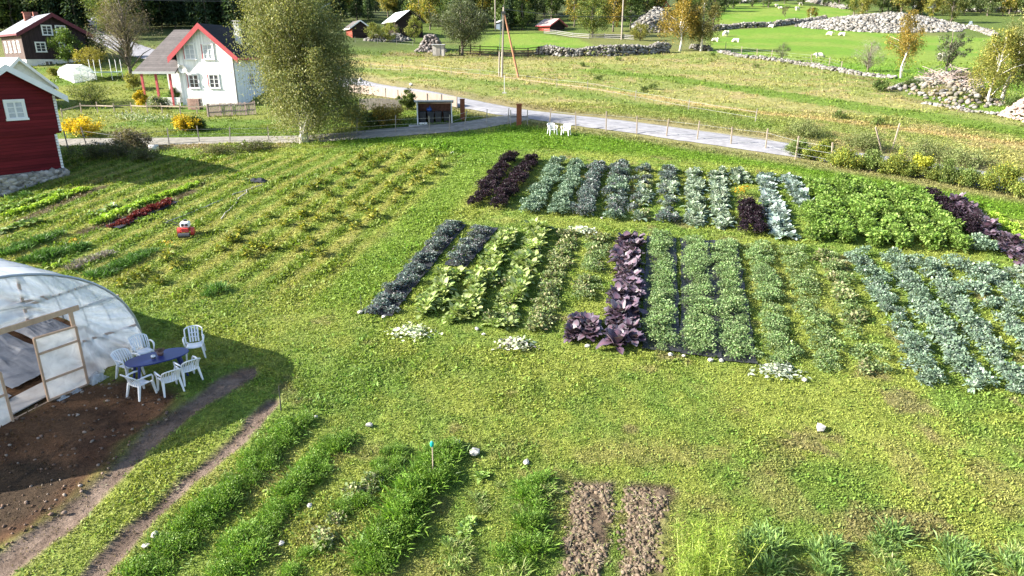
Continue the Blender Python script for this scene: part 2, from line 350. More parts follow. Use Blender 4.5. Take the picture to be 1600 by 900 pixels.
def ground_col(x, y):
    x = np.asarray(x, float); y = np.asarray(y, float)
    A = lambda *c: np.array(c)[None]
    mix = lambda c, d, m: c * (1 - m[:, None]) + d * m[:, None]
    a1 = fbm(x, y, 3.5, 1)[:]; a2 = fbm(x, y, .7, 9, 3); a3 = fbm(x, y, 14, 21, 3)
    c = mix(A(.222, .258, .056), A(.140, .212, .042), sstep(.38, .66, a1 * .6 + a2 * .4))
    c = mix(c, A(.28, .275, .085), sstep(.54, .75, a3 * .5 + a2 * .5) * .7)
    c = mix(c, A(.21, .155, .095), sstep(.67, .77, fbm(x, y, 1.6, 33)) * .6)
    # left field: mown strips along the rows
    q, st, lf = furrow(x, y)
    c = mix(c, A(.27, .245, .075), lf * sstep(.5, .1, st) * .6); c = mix(c, A(.115, .165, .024), lf * sstep(.5, .95, st) * .8)
    pathg = sstep(1.5, .7, np.abs(q + 11.6)) * sstep(21, 25, y); c = mix(c, A(.13, .215, .03), pathg * .75)
    # foreground beds: paler soil between rows
    fg = sstep(16.3, 15.3, y) * sstep(-8.5, -6.5, x)
    c = mix(c, A(.24, .19, .09), fg * sstep(.50, .66, fbm(x, y, .9, 91)) * .4)
    lush = area(x, y, strip_poly, .8, 1.0); c = mix(c, A(.098, .185, .015), lush * .9)
    # beyond the roads
    yr = np.interp(x, [p[0] for p in ROAD], [p[1] for p in ROAD], left=88)
    yl = np.interp(x, [p[0] for p in LANE][::-1], [p[1] for p in LANE][::-1])
    left = (y > yl) & (x < 0) & (y < 400); far = (y > yr + 2) & (x > -22)
    g1 = mix(A(.10, .16, .026), A(.17, .19, .045), sstep(.4, .65, fbm(x, y, 6, 5)))
    c = np.where(left[:, None] & ~far[:, None], g1, c)
    bank = mix(A(.17, .155, .062), A(.125, .165, .04), sstep(.42, .62, fbm(x, y, 3, 15)))
    bank = mix(bank, A(.24, .18, .11), sstep(.58, .7, fbm(x, y, 2, 16)) * .7)
    c = np.where(far[:, None], bank, c)
    hb = (y > 120) | ((y > 98) & (x < -20))
    hill = mix(A(.09, .13, .03), A(.14, .15, .05), sstep(.4, .6, fbm(x, y, 25, 6)))
    c = np.where(hb[:, None], hill, c)
    m = area(x, y, field_poly, 1, 1.2)
    f1 = mix(A(.255, .245, .09), A(.185, .215, .06), sstep(.36, .62, fbm(x * .6 + y * .5, y, 7, 18)))
    f1 = mix(f1, A(.30, .235, .12), sstep(.56, .7, fbm(x, y, 2.2, 19)) * .6)
    f1 = mix(f1, A(.12, .185, .03), path(x, y, band1, 4.2, .8, 1.2)); f1 = mix(f1, A(.36, .27, .13), path(x, y, band2, 1.3, .5, .5) * .8)
    f1 = mix(f1, A(.12, .18, .035), path(x, y, band3, 2.6, .8, .8) * .8)
    c = mix(c, f1, m)
    pc = mix(A(.118, .215, .026), A(.16, .225, .04), sstep(.4, .62, fbm(x, y, 9, 28)))
    for po in (past_poly, past2_poly, past3_poly): c = mix(c, pc, area(x, y, po, 1.2, 1.0))
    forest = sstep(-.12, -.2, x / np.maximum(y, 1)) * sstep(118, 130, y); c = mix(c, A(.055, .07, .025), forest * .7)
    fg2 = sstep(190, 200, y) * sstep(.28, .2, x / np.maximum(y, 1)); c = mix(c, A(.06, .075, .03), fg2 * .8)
    # lane verges and rough ground under the wire fence
    dl = seg_dist(x, y, LANE, False); vg = sstep(4.2, 2.2, dl) * sstep(-14, -18, x) * (y < yl); c = mix(c, A(.26, .19, .13), vg * sstep(.42, .55, fbm(x, y, 2.5, 44)) * .85)
    dr = seg_dist(x, y, ROAD, False); c = mix(c, A(.22, .185, .10), sstep(4.6, 3.0, dr) * .7)
    # bare soil
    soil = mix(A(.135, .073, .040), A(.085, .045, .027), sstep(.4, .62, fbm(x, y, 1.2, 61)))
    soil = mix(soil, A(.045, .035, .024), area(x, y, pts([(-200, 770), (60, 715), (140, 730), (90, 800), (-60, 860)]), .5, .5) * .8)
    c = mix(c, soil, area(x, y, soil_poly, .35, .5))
    tk = mix(A(.185, .14, .112), A(.13, .095, .075), sstep(.4, .6, fbm(x, y, .5, 64)))
    c = mix(c, tk, np.maximum(path(x, y, trk1, .75, .12, .22), path(x, y, trk2, .5, .1, .16)))
    sb = mix(A(.115, .085, .060), A(.18, .14, .10), sstep(.55, .7, fbm(x, y, .25, 65)))
    c = mix(c, sb, np.maximum(area(x, y, bedS1, .2, .42), area(x, y, bedS2, .2, .42)))
    tu = (x + 11.88) * .486 + (y - 20.32) * .874; tv = -(x + 11.88) * .874 + (y - 20.32) * .486
    c = mix(c, soil, sstep(-.1, .1, tv) * sstep(.1, -.1, tu) * sstep(-8.3, -8.1, tu) * sstep(16, 15.5, tv))
    for po, w_ in SOILS: c = mix(c, sb * .8, path(x, y, po, w_, .12, .15) * .9)
    return c
def rut(x, y):
    return -.07 * np.maximum(path(x, y, trk1, .6, .15, .05), path(x, y, trk2, .4, .12, .05)) + \
           (np.maximum(area(x, y, bedS1, .1, .1), area(x, y, bedS2, .1, .1)) * (fbm(x, y, .22, 81) - .35) * .14)

# ground sheet: rings out to the horizon, fine near the camera
rr = np.concatenate([[.5, 3, 6, 8], 9 * 1.0052 ** np.arange(0, 470), 9 * 1.0052**470 * 1.016 ** np.arange(1, 235)])
th = np.radians(np.linspace(-68, 68, 760))
RRg, THg = np.meshgrid(rr, th, indexing='ij'); gx = (RRg * np.sin(THg)).ravel(); gy = (RRg * np.cos(THg)).ravel() - 0.
micro = (fbm(gx, gy, 1.1, 2) - .5) * .10 * sstep(150, 60, np.hypot(gx, gy))
nearroad = np.minimum(np.minimum(seg_dist(gx, gy, ROAD, False), seg_dist(gx, gy, LANE, False)), seg_dist(gx, gy, HROAD, False))
micro = micro * sstep(2.2, 4, nearroad)
gz = hgt(gx, gy) + micro + rut(gx, gy) - .07 * sstep(3.2, 2.2, nearroad)
nr_, nt_ = RRg.shape; ii = np.arange(nr_ * nt_).reshape(nr_, nt_)
gf = np.stack([ii[:-1, :-1], ii[:-1, 1:], ii[1:, 1:], ii[1:, :-1]], -1).reshape(-1, 4)[:, ::-1]
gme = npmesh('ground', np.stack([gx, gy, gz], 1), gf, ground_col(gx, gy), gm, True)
prop(link('ground', gme), kind='structure')

def strip(name, line, w, m, dz=.05, cols=9, kind='structure'):
    pl = [Vector((p[0], p[1])) for p in line]; s = [0]
    for a, b in zip(pl, pl[1:]): s.append(s[-1] + (b - a).length)
    n = int(s[-1] / .8) + 2; out = []
    for k in range(n):
        t = s[-1] * k / (n - 1); i = max(0, min(len(pl) - 2, int(np.searchsorted(s, t)) - 1)); f_ = (t - s[i]) / (s[i+1] - s[i])
        out.append(pl[i].lerp(pl[i+1], f_))
    for _ in range(6): out = [out[0]] + [(out[i-1] + out[i] * 2 + out[i+1]) / 4 for i in range(1, n-1)] + [out[-1]]
    v = []; f = []
    for k, p in enumerate(out):
        d = (out[min(k+1, n-1)] - out[max(k-1, 0)]).normalized(); r = Vector((d.y, -d.x))
        ww = w if not callable(w) else w(k / (n-1))
        for j in range(cols):
            t = j / (cols - 1) * 2 - 1; jit = (vn(p.x * 3, p.y * 3, 1.2, 5 + j) - .5) * .25 if abs(t) == 1 else 0
            q = p + r * (ww / 2 * t + float(jit)); v.append((q.x, q.y, hz(q.x, q.y) + dz + .03 * (1 - t*t) - (.09 if abs(t) == 1 else 0)))
    for k in range(n - 1):
        for j in range(cols - 1): a = k * cols + j; f.append((a, a+1, a+1+cols, a+cols))
    mb = MB(); mb.add(v, f); o = mb.build(name, m, smooth=True); prop(o, kind=kind); return o
road_m = mat('road gravel', (.26, .26, .28), (.18, .18, .195), 1.6, .9, .2, .25)
strip('road', ROAD, 3.3, road_m, .05)
strip('lane', LANE, 2.5, mat('lane gravel', (.27, .255, .23), (.18, .17, .14), 2.2, .95, .1, .3), .065)
for off_, nm_ in ((-.75, 'wheel_track'), (.75, 'wheel_track')):
    LN = []
    for i_, p_ in enumerate(ROAD):
        d_ = (ROAD[min(i_ + 1, len(ROAD) - 1)] - ROAD[max(i_ - 1, 0)]); d_.z = 0; d_.normalize(); LN.append(Vector((p_.x + d_.y * off_, p_.y - d_.x * off_, 0)))
    strip(nm_, LN, .38, mat('worn wheel track', (.32, .32, .34), (.25, .25, .265), 3, .9, .1, .1), .068, 3)
strip('hill_road', HROAD, lambda t: 5.4 - 1.6 * t, road_m, .09)

# ------------------------------------------------------------------ grass and low weeds, the nearest stretch of the meadow
def crop_mask(x, y):
    m = np.maximum(area(x, y, soil_poly, .3, .4), np.maximum(path(x, y, trk1, .75), path(x, y, trk2, .5)))
    return np.maximum(m, np.maximum(area(x, y, bedS1, .1, .1), area(x, y, bedS2, .1, .1)))
def scatter_ground(n, r0, r1, size0, name, greener, seed_, tall=1., pw=0.9):
    u_ = rng.random(n); d = r0 * (r1 / r0) ** u_; a = np.radians(rng.uniform(-44, 44, n)); x = d * np.sin(a); y = d * np.cos(a)
    keep = rng.random(n) > crop_mask(x, y) * .93
    yr = np.interp(x, [p[0] for p in ROAD], [p[1] for p in ROAD], left=88)
    keep &= seg_dist(x, y, ROAD, False) > 2.5; keep &= seg_dist(x, y, LANE, False) > 1.4
    tu = (x + 11.88) * .486 + (y - 20.32) * .874; tv = -(x + 11.88) * .874 + (y - 20.32) * .486; keep &= ~((tv > 0) & (tu < .05) & (tu > -8.1))
    x, y, d = x[keep], y[keep], d[keep]; n = len(x); c = ground_col(x, y)
    z = hgt(x, y) + (fbm(x, y, 1.1, 2) - .5) * .10 + rut(x, y)
    c = c * (1 + rng.normal(0, .15, (n, 1))).clip(.6, 1.5) * np.array(greener)
    s_ = size0 * (d / r0) ** pw * rng.uniform(.55, 1.5, n)
    q_, st_, lf_ = furrow(x, y); s_ = s_ * (1 + .9 * lf_ * sstep(.55, 1, st_) * sstep(.35, .6, fbm(x, y, 1.0, 12))) * (1 + .35 * sstep(.5, .7, fbm(x, y, 2.2, 55)))
    k = 3; X = np.repeat(np.stack([x, y, z], 1), k, 0); X[:, :2] += rng.normal(0, .6, (n * k, 2)) * np.repeat(s_, k)[:, None]
    D = np.stack([rng.normal(0, 1, n*k), rng.normal(0, 1, n*k), rng.uniform(.15, 1.5 * tall, n*k)], 1)
    cc = np.repeat(c, k, 0) * (1 + rng.normal(0, .16, (n*k, 1))).clip(.6, 1.5)
    me = npmesh(name, *leaves(X, D, np.repeat(s_, k) * rng.uniform(.7, 1.3, n*k), np.repeat(s_, k) * .42, cc, .15, .1), GRASSM)
    return prop(link(name, me), kind='stuff')
scatter_ground(400000, 10.5, 62, .034, 'meadow_grass', (1.10, 1.12, 1.), 3, 1., .68)
scatter_ground(12000, 11, 55, .068, 'clover', (.85, 1.08, .85), 4, .9, .5)
scatter_ground(30000, 50, 120, .12, 'verge_grass', (1.05, 1.05, .95), 5, 1.5)

# ------------------------------------------------------------------ crops
def variants(fn, n=3): return [fn() for _ in range(n)]
DKPURP = [(.020, .009, .020), (.032, .014, .030), (.012, .008, .013), (.05, .026, .042), (.02, .022, .02)]
BLUEG = [(.13, .205, .135), (.18, .26, .175), (.09, .155, .10), (.23, .31, .22)]
SLATE = [(.105, .155, .14), (.14, .185, .18), (.15, .135, .15), (.08, .125, .10)]
PALEG = [(.20, .27, .185), (.27, .34, .25), (.14, .22, .12), (.34, .38, .30)]
CABB = [(.22, .30, .26), (.30, .37, .34), (.15, .24, .18), (.38, .43, .42)]
LIME = [(.19, .29, .055), (.26, .34, .09), (.12, .22, .035), (.36, .40, .15)]
KGREEN = [(.15, .26, .045), (.20, .31, .065), (.10, .19, .03), (.26, .35, .10)]
PURP = [(.082, .066, .098), (.125, .105, .138), (.045, .034, .055), (.175, .158, .185), (.085, .105, .09)]
FUZZY = [(.16, .26, .10), (.22, .32, .14), (.11, .20, .06), (.28, .33, .17)]
DULL = [(.15, .22, .07), (.22, .26, .11), (.10, .17, .05), (.34, .29, .17), (.28, .30, .16)]
CARROT = [(.10, .215, .022), (.15, .27, .035), (.075, .16, .018), (.20, .30, .05)]
GRASSY = [(.16, .25, .05), (.23, .29, .08), (.11, .20, .04), (.30, .31, .13)]
LEEK = [(.14, .24, .07), (.20, .30, .10), (.19, .29, .05), (.09, .16, .05)]
YELP = [(.24, .25, .035), (.33, .30, .05), (.14, .19, .03), (.10, .14, .03)]
SP = {}
def spec_(name, fn, m=LEAF, n=3): SP[name] = [fmesh(name, fn(), m) for _ in range(n)]
spec_('purple_curly', lambda: [dome_plant(330, .36, .58, .085, DKPURP, .3, 6)], LEAF)
spec_('blue_curly', lambda: [dome_plant(300, .36, .5, .09, BLUEG, .2, 6)], WAX)
spec_('slate_curly', lambda: [dome_plant(300, .36, .5, .09, SLATE, .25, 6)], WAX)
spec_('pale_broad', lambda: [rosette(26, .34, .17, PALEG, .1, .45, (.4, 2.2)), dome_plant(50, .26, .4, .1, PALEG, .2, 4)], WAX)
spec_('cabbage', lambda: [rosette(24, .36, .24, CABB, .05, .35, (.3, 1.8)), dome_plant(30, .18, .36, .12, CABB, .15, 2)], WAX)
spec_('lime_broad', lambda: [rosette(24, .44, .19, LIME, .08, .5, (.7, 2.6), cst=(.35, .4, .2)), dome_plant(40, .28, .4, .12, LIME, .25, 4)])
spec_('green_kale', lambda: [dome_plant(190, .46, .68, .15, KGREEN, .25, 6, .3), rosette(10, .45, .17, KGREEN, .15, .5, (.7, 1.9))])
spec_('purple_broad', lambda: [rosette(30, .40, .23, PURP, .15, .5, (.4, 2.6), .22, .16, w=[.3, .26, .2, .14, .1], cst=(.13, .07, .10))], WAX)
spec_('fuzzy', lambda: [dome_plant(300, .42, .42, .075, FUZZY, .3, 8, .3)])
spec_('fuzzy_low', lambda: [dome_plant(170, .38, .32, .08, FUZZY + DULL[:3], .3, 7, .3)])
spec_('dull', lambda: [dome_plant(110, .36, .3, .11, DULL, .3, 6), rosette(9, .26, .13, DULL, .05, .6, (.3, 1.3))])
spec_('broccoli', lambda: [rosette(18, .28, .10, SLATE[:2] + BLUEG[:2] + BLUEG[:2], .1, .55, (.3, 1.9), .2, .2, cst=(.26, .34, .24)), dome_plant(90, .36, .40, .1, BLUEG + [(.2, .24, .22)], .25, 6)], WAX)
spec_('mulch_kale', lambda: [dome_plant(120, .36, .3, .1, SLATE + [(.11, .075, .115), (.20, .17, .21), (.10, .15, .07)], .3, 7)], WAX)
spec_('carrot', lambda: [spikes(380, .32, .27, .022, CARROT, .6), dome_plant(420, .36, .36, .035, CARROT, .25, 7, .8)])
spec_('carrot_tall', lambda: [spikes(420, .32, .40, .026, CARROT + [(.18, .32, .04)], .5), dome_plant(450, .36, .5, .04, CARROT, .25, 7, .8)])
spec_('grassy', lambda: [spikes(260, .32, .36, .022, GRASSY, .8), dome_plant(60, .3, .2, .06, GRASSY, .2, 5)])
spec_('leek', lambda: [spikes(210, .30, .50, .03, LEEK, .45), dome_plant(110, .34, .26, .05, LEEK, .2, 5)])
spec_('lettuce', lambda: [dome_plant(110, .24, .2, .09, [(.30, .44, .05), (.38, .50, .09), (.20, .34, .03)], .15, 4)])
spec_('red_lettuce', lambda: [dome_plant(110, .24, .2, .09, [(.13, .018, .022), (.09, .012, .02), (.17, .04, .03)], .25, 4)])
spec_('pale_lettuce', lambda: [rosette(18, .22, .12, [(.26, .38, .10), (.36, .46, .18), (.18, .30, .05)], .05, .4, (.4, 1.8)), dome_plant(40, .2, .2, .08, KGREEN, .2, 3)])
spec_('yellow_low', lambda: [dome_plant(70, .24, .26, .10, YELP, .25, 4), rosette(8, .2, .1, YELP, .05, .5, (.4, 1.4))])
spec_('squash', lambda: [rosette(22, .34, .24, [(.22, .32, .12), (.34, .40, .20), (.14, .24, .06)], .1, .5, (.5, 2.)), dome_plant(30, .3, .25, .12, KGREEN, .2, 4)])
spec_('herb', lambda: [spikes(260, .38, .42, .026, [(.065, .15, .03), (.10, .20, .04), (.045, .11, .02)], .5), dome_plant(150, .38, .36, .06, [(.06, .13, .025), (.09, .18, .04)], .2, 6, .7)])
spec_('lavender', lambda: [spikes(200, .36, .36, .03, [(.20, .16, .20), (.28, .22, .27), (.14, .13, .13), (.12, .17, .06)], .6)])

def placed(species, x, y, rz=None, s=1., parent=None, name='plant', inv=None, sz=None):
    o = link(name, random.choice(SP[species]), parent); q = Vector((x, y, hz(x, y) + float((fbm(x, y, 1.1, 2) - .5) * .1) - .02))
    o.location = q if parent is None else inv @ q
    o.rotation_euler = (random.uniform(-.12, .12), random.uniform(-.12, .12), random.uniform(0, 6.28) if rz is None else rz)
    z = s * (sz or 1); o.scale = (s * random.uniform(.88, 1.14), s * random.uniform(.88, 1.14), z * random.uniform(.8, 1.2))
    return o
mulch_m = mat('mulch film', (.035, .036, .042), (.015, .016, .02), 5, .5, .35, .8)
ROWS = []
def crop_row(near, far, w, species, label, cat, name='crop_row', step=.42, lines=2, s=1., gaps=0., mulch=0, sz=None, t0=0, t1=1, noise=.09):
    a, b = P(*near), P(*far); L_ = (b - a).length; d = (b - a) / L_; side = Vector((d.y, -d.x, 0)).normalized()
    root = empty(name, a, 0, label, cat); inv = Matrix.Translation(-a)
    n = max(2, int(L_ / step)); cnt = 0; kinds = species if isinstance(species, list) else [species]
    while n * lines > 98: step *= 1.04; n = int(L_ / step); s *= 1.015
    for i in range(n):
        for j in range(lines):
            if random.random() < gaps: continue
            t = (i + .5 + (j % 2) * .5 - .25 * (lines > 1) + random.uniform(-.22, .22)) / n
            off = ((j + .5) / lines - .5) * w * .72 + random.gauss(0, noise)
            q = a + (b - a) * t + side * off
            placed(random.choice(kinds), q.x, q.y, None, s * (random.uniform(.85, 1.2) if random.random() > .12 else random.uniform(.5, .8)), root, 'plant', inv, sz)
    if mulch:
        m = MB(); k = int(L_ / .35) + 2; v = []; f = []
        for i in range(k):
            c = a + (b - a) * (i / (k-1) * 1.02 - .01)
            for j in range(6):
                q = c + side * ((j / 5 - .5) * mulch + random.gauss(0, .025))
                v.append((q.x - a.x, q.y - a.y, hz(q.x, q.y) + .065 + random.uniform(-.012, .03) - a.z))
        for i in range(k - 1):
            for j in range(5): e = i * 6 + j; f.append((e, e+1, e+7, e+6))
        m.add(v, f).build('mulch_film', mulch_m, root, True)
    return root
# rear block
crop_row((741, 325), (798, 249), .95, 'purple_curly', 'almost black purple curly kale row, outermost and farthest left of the rear block', 'kale row', 'kale_row', .33, 2)
crop_row((777, 329), (833, 252), .95, 'purple_curly', 'almost black purple curly kale row with a pale blue-green kale row on its right', 'kale row', 'kale_row', .33, 2)
crop_row((828, 335), (872, 256), .95, 'blue_curly', 'blue-green curly kale row directly right of the two near-black purple rows', 'kale row', 'kale_row', .36, 2)
crop_row((868, 338), (904, 258), .95, 'blue_curly', 'blue-green curly kale row between another blue-green row and a slate coloured one', 'kale row', 'kale_row', .36, 2)
crop_row((908, 341), (934, 260), .95, 'slate_curly', 'slate blue kale row with purplish tinge, left of the bright weedy gap', 'kale row', 'kale_row', .36, 2)
crop_row((960, 345), (970, 262), .95, ['slate_curly', 'blue_curly'], 'slate blue kale row standing alone right of the bright weedy gap', 'kale row', 'kale_row', .36, 2)
crop_row((1000, 346), (1006, 266), .95, ['pale_broad', 'dull', 'slate_curly'], 'patchy grey-green cabbage row with a bare gap two thirds of the way back', 'cabbage row', 'cabbage_row', .44, 2, gaps=.16)
crop_row((1043, 350), (1046, 266), .95, ['pale_broad', 'slate_curly', 'pale_broad'], 'patchy grey-green cabbage row with dark kale at its far end', 'cabbage row', 'cabbage_row', .44, 2, gaps=.12)
crop_row((1087, 355), (1084, 270), .95, 'pale_broad', 'dense pale silvery green broad-leaved row, the straightest in the rear block', 'kale row', 'kale_row', .36, 2)
crop_row((1128, 360), (1120, 272), .95, 'pale_broad', 'pale green broad-leaved row with yellow flecks beside the orange flowers', 'kale row', 'kale_row', .38, 2, gaps=.04)
crop_row((1158, 288), (1153, 270), 1.1, 'pale_broad', 'short stub of pale broccoli row behind the orange flowers', 'broccoli row', 'broccoli_row', .4, 2)
crop_row((1177, 370), (1166, 325), 1.3, 'purple_curly', 'short blackish purple kale patch in front of the orange flowers', 'kale patch', 'kale_row', .36, 3)
crop_row((1224, 374), (1192, 276), .9, 'cabbage', 'long silvery blue cabbage row right of the blackish kale patch', 'cabbage row', 'cabbage_row', .40, 2)
crop_row((1257, 325), (1231, 278), .9, 'cabbage', 'half-length silvery blue cabbage row ending among the bright green kale', 'cabbage row', 'cabbage_row', .42, 2)
for k, (a, b, l) in enumerate([((1283, 380), (1262, 330), 'short bright green kale row in front of the half-length cabbage row'),
        ((1325, 384), (1272, 290), 'bright green kale row, first full-length one right of the silvery cabbages'),
        ((1370, 387), (1312, 292), 'bright green kale row, second full-length one from the silvery cabbages'),
        ((1414, 390), (1347, 296), 'bright green kale row, third one left of the dark purple rows'),
        ((1462, 393), (1385, 300), 'bright green kale row, second one left of the dark purple curly row'),
        ((1503, 394), (1424, 306), 'bright green kale row touching the dark purple curly row')]):
    crop_row(a, b, .66, 'green_kale', l, 'kale row', 'kale_row', .40, 2, .90)
crop_row((1528, 372), (1443, 308), .9, 'purple_curly', 'dark purple curly kale row at the right end of the rear block', 'kale row', 'kale_row', .36, 2)
crop_row((1545, 400), (1512, 380), 1.3, 'blue_curly', 'small blue-green kale patch at the near end of the dark purple row', 'kale patch', 'kale_row', .38, 2)
crop_row((1622, 425), (1490, 318), .95, 'purple_broad', 'dusty violet broad-leaved kale row, last tall row of the rear block', 'kale row', 'kale_row', .38, 2)
crop_row((1660, 425), (1550, 333), .7, 'lettuce', 'low lime yellow lettuce row right of the violet kale', 'lettuce row', 'lettuce_row', .32, 2)
# front block
crop_row((592, 492), (712, 352), .95, ['mulch_kale', 'slate_curly', 'slate_curly'], 'thin dark kale row in black mulch film, outermost left of the front block', 'kale row', 'kale_row', .38, 2, .9, .06, 1.0, .8)
crop_row((712, 418), (762, 357), .95, ['slate_curly', 'mulch_kale'], 'short slate purple kale row beside the tall lime green row', 'kale row', 'kale_row', .38, 2, .95, mulch=.95)
crop_row((664, 497), (706, 430), 1.0, 'lime_broad', 'short lime green leafy row in front of the slate purple kale', 'leafy row', 'leafy_green_row', .45, 2)
crop_row((718, 508), (798, 362), 1.0, 'lime_broad', 'tall lime green leafy row, left of the two long ones', 'leafy row', 'leafy_green_row', .40, 2, 1.05)
crop_row((780, 516), (843, 358), 1.0, ['lime_broad', 'lime_broad', 'dull'], 'tall lime green leafy row with yellowed leaves, right of the two long ones', 'leafy row', 'leafy_green_row', .40, 2, 1.05)
crop_row((840, 518), (890, 366), 1.0, 'dull', 'low half-dead green row with dry tan leaves right of the lime rows', 'turnip row', 'turnip_row', .42, 2, gaps=.08)
crop_row((914, 470), (938, 370), 1.0, ['dull', 'fuzzy_low'], 'low dull green row ending at the clump of violet kale', 'turnip row', 'turnip_row', .42, 2, gaps=.05)
crop_row((905, 540), (912, 500), 1.15, 'purple_broad', 'short violet clump of broad-leaved kale with a magenta leaf at its foot', 'kale patch', 'kale_row', .42, 2, 1.05)
crop_row((970, 545), (985, 378), 1.0, 'purple_broad', 'long violet broad-leaved kale row standing tall in the middle of the front block', 'kale row', 'kale_row', .36, 2, 1.08)
crop_row((1032, 548), (1033, 374), 1.05, 'fuzzy', 'grey-green bushy row directly right of the long violet kale', 'turnip row', 'turnip_row', .40, 2, mulch=1.25)
crop_row((1095, 556), (1086, 378), 1.0, 'fuzzy', 'grey-green bushy row between two strips of black film, second from the violet kale', 'turnip row', 'turnip_row', .40, 2, mulch=1.25)
crop_row((1153, 566), (1130, 380), 1.05, 'fuzzy', 'grey-green bushy row with black film showing on both sides, third from the violet kale', 'turnip row', 'turnip_row', .40, 2, mulch=1.15)
crop_row((1222, 574), (1182, 385), 1.1, ['fuzzy', 'fuzzy_low'], 'grey-green bushy row without film, ending at the pale heap of cut leaves', 'turnip row', 'turnip_row', .38, 2)
crop_row((1296, 582), (1236, 390), 1.05, 'fuzzy_low', 'low greyish row right of the pale heap of cut leaves', 'turnip row', 'turnip_row', .38, 2)
crop_row((1370, 590), (1290, 396), 1.0, ['fuzzy_low', 'dull'], 'weedy low row with large gaps left of the blue broccoli', 'turnip row', 'turnip_row', .44, 2, gaps=.16)
for (a, b, w_, l) in [((1455, 605), (1337, 400), .95, 'sprawling blue-grey broccoli row, leftmost of the broccoli rows'),
        ((1530, 614), (1388, 402), .95, 'sprawling blue-grey broccoli row, second from the left'),
        ((1605, 622), (1438, 405), 1.0, 'sprawling blue-grey broccoli row that reaches the right edge at its near end'),
        ((1680, 620), (1487, 410), 1.0, 'blue-grey broccoli row with leafy far end below the purple kale'),
        ((1750, 615), (1532, 418), 1.0, 'blue-grey broccoli row cut by the right edge of the picture halfway')]:
    crop_row(a, b, w_, ['broccoli', 'broccoli', 'broccoli', 'broccoli', 'blue_curly'], l, 'broccoli row', 'broccoli_row', .40, 2, .95, gaps=.10, noise=.10)
crop_row((1680, 510), (1578, 420), 1.1, 'pale_broad', 'pale green leafy row outermost right of the front block', 'leafy row', 'leafy_green_row', .42, 2)
# nearest block
crop_row((215, 905), (468, 660), 1.0, 'carrot', 'feathery green carrot row closest to the wheel tracks', 'carrot row', 'carrot_row', .40, 2, 1.0)
crop_row((345, 905), (533, 682), .9, 'carrot', 'feathery green carrot row, second from the wheel tracks', 'carrot row', 'carrot_row', .40, 2, .95)
crop_row((468, 905), (618, 700), .8, ['carrot', 'carrot', 'dull'], 'thin gappy carrot row with bare soil patches between its tufts', 'carrot row', 'carrot_row', .45, 2, .78, gaps=.15)
crop_row((565, 905), (700, 705), .9, 'carrot_tall', 'tall lush green row holding the stake with the teal cap', 'carrot row', 'carrot_row', .36, 2, .95)
crop_row((690, 905), (768, 735), .95, ['grassy', 'grassy', 'pale_lettuce'], 'straggling pale grassy row with big leaves right of the tall lush row', 'weedy row', 'weedy_row', .40, 2, .8, gaps=.12)
crop_row((812, 905), (838, 750), .85, ['carrot', 'grassy', 'carrot_tall'], 'green grassy row directly left of the dug brown beds', 'weedy row', 'weedy_row', .40, 2, .85)
crop_row((1205, 905), (1190, 835), .8, ['leek', 'leek', 'grassy'], 'bluish leek row directly right of the tall fennel', 'leek row', 'leek_row', .34, 2, .85)
crop_row((1300, 905), (1288, 850), .7, 'leek', 'thin bluish leek row, second right of the fennel', 'leek row', 'leek_row', .34, 2, .7, gaps=.08)
crop_row((1405, 905), (1382, 838), .8, ['leek', 'grassy'], 'green leek row, third right of the fennel', 'leek row', 'leek_row', .32, 2, .78)
crop_row((1515, 905), (1482, 842), .75, ['leek', 'grassy'], 'green leek row, fourth right of the fennel', 'leek row', 'leek_row', .32, 2, .78)
crop_row((1615, 905), (1580, 868), .75, ['grassy', 'leek'], 'short leek row in the bottom right corner', 'leek row', 'leek_row', .32, 2, .78)
# beds beside the red barn
crop_row((-30, 333), (48, 303), .6, ['pale_lettuce', 'herb'], 'dark green leafy row nearest the barn foundation', 'lettuce row', 'lettuce_row', .32, 2, .75)
crop_row((-20, 336), (97, 301), .55, 'pale_lettuce', 'pale green lettuce row between a dark leafy row and a lime one', 'lettuce row', 'lettuce_row', .28, 2, 1.1)
crop_row((8, 340), (133, 297), .55, 'lettuce', 'lime green lettuce row alongside the dug strip near the barn', 'lettuce row', 'lettuce_row', .24, 2, 1.15)
crop_row((148, 352), (225, 318), .6, 'lettuce', 'lime yellow lettuce row touching the dark red lettuces', 'lettuce row', 'lettuce_row', .24, 2, 1.2)
crop_row((228, 317), (308, 289), .4, 'lettuce', 'thin lime lettuce row at the far end of the red one', 'lettuce row', 'lettuce_row', .26, 2, 1.1)
crop_row((175, 357), (268, 316), .4, 'red_lettuce', 'dark wine red lettuce row with film beside it', 'lettuce row', 'lettuce_row', .22, 2, 1.15, mulch=.9)
crop_row((120, 349), (208, 312), .7, ['squash', 'pale_lettuce'], 'loose row of pale squash leaves left of the lime yellow lettuces', 'squash row', 'squash_row', .6, 1, .8, gaps=.2)
crop_row((-15, 367), (65, 347), .8, ['herb', 'squash'], 'bushy dark herb row at the left edge below the lettuces', 'herb row', 'herb_row', .5, 2, .9)
crop_row((0, 400), (92, 368), .9, 'herb', 'dark grassy herb row, second below the lettuces at the left edge', 'herb row', 'herb_row', .42, 2, .95)
crop_row((45, 412), (130, 385), .9, 'herb', 'dark grassy herb row with an orange flower at its far end', 'herb row', 'herb_row', .42, 2, .9)
crop_row((80, 420), (118, 406), .6, 'lettuce', 'short light green row left of the grey lavender', 'herb row', 'herb_row', .35, 2, .7)
crop_row((148, 436), (236, 394), .8, 'herb', 'dark green herb row right of the grey lavender', 'herb row', 'herb_row', .40, 2, .75)
crop_row((112, 424), (160, 400), .6, 'lavender', 'grey mauve lavender row between light green and dark green rows', 'lavender row', 'lavender_row', .42, 2, .8)
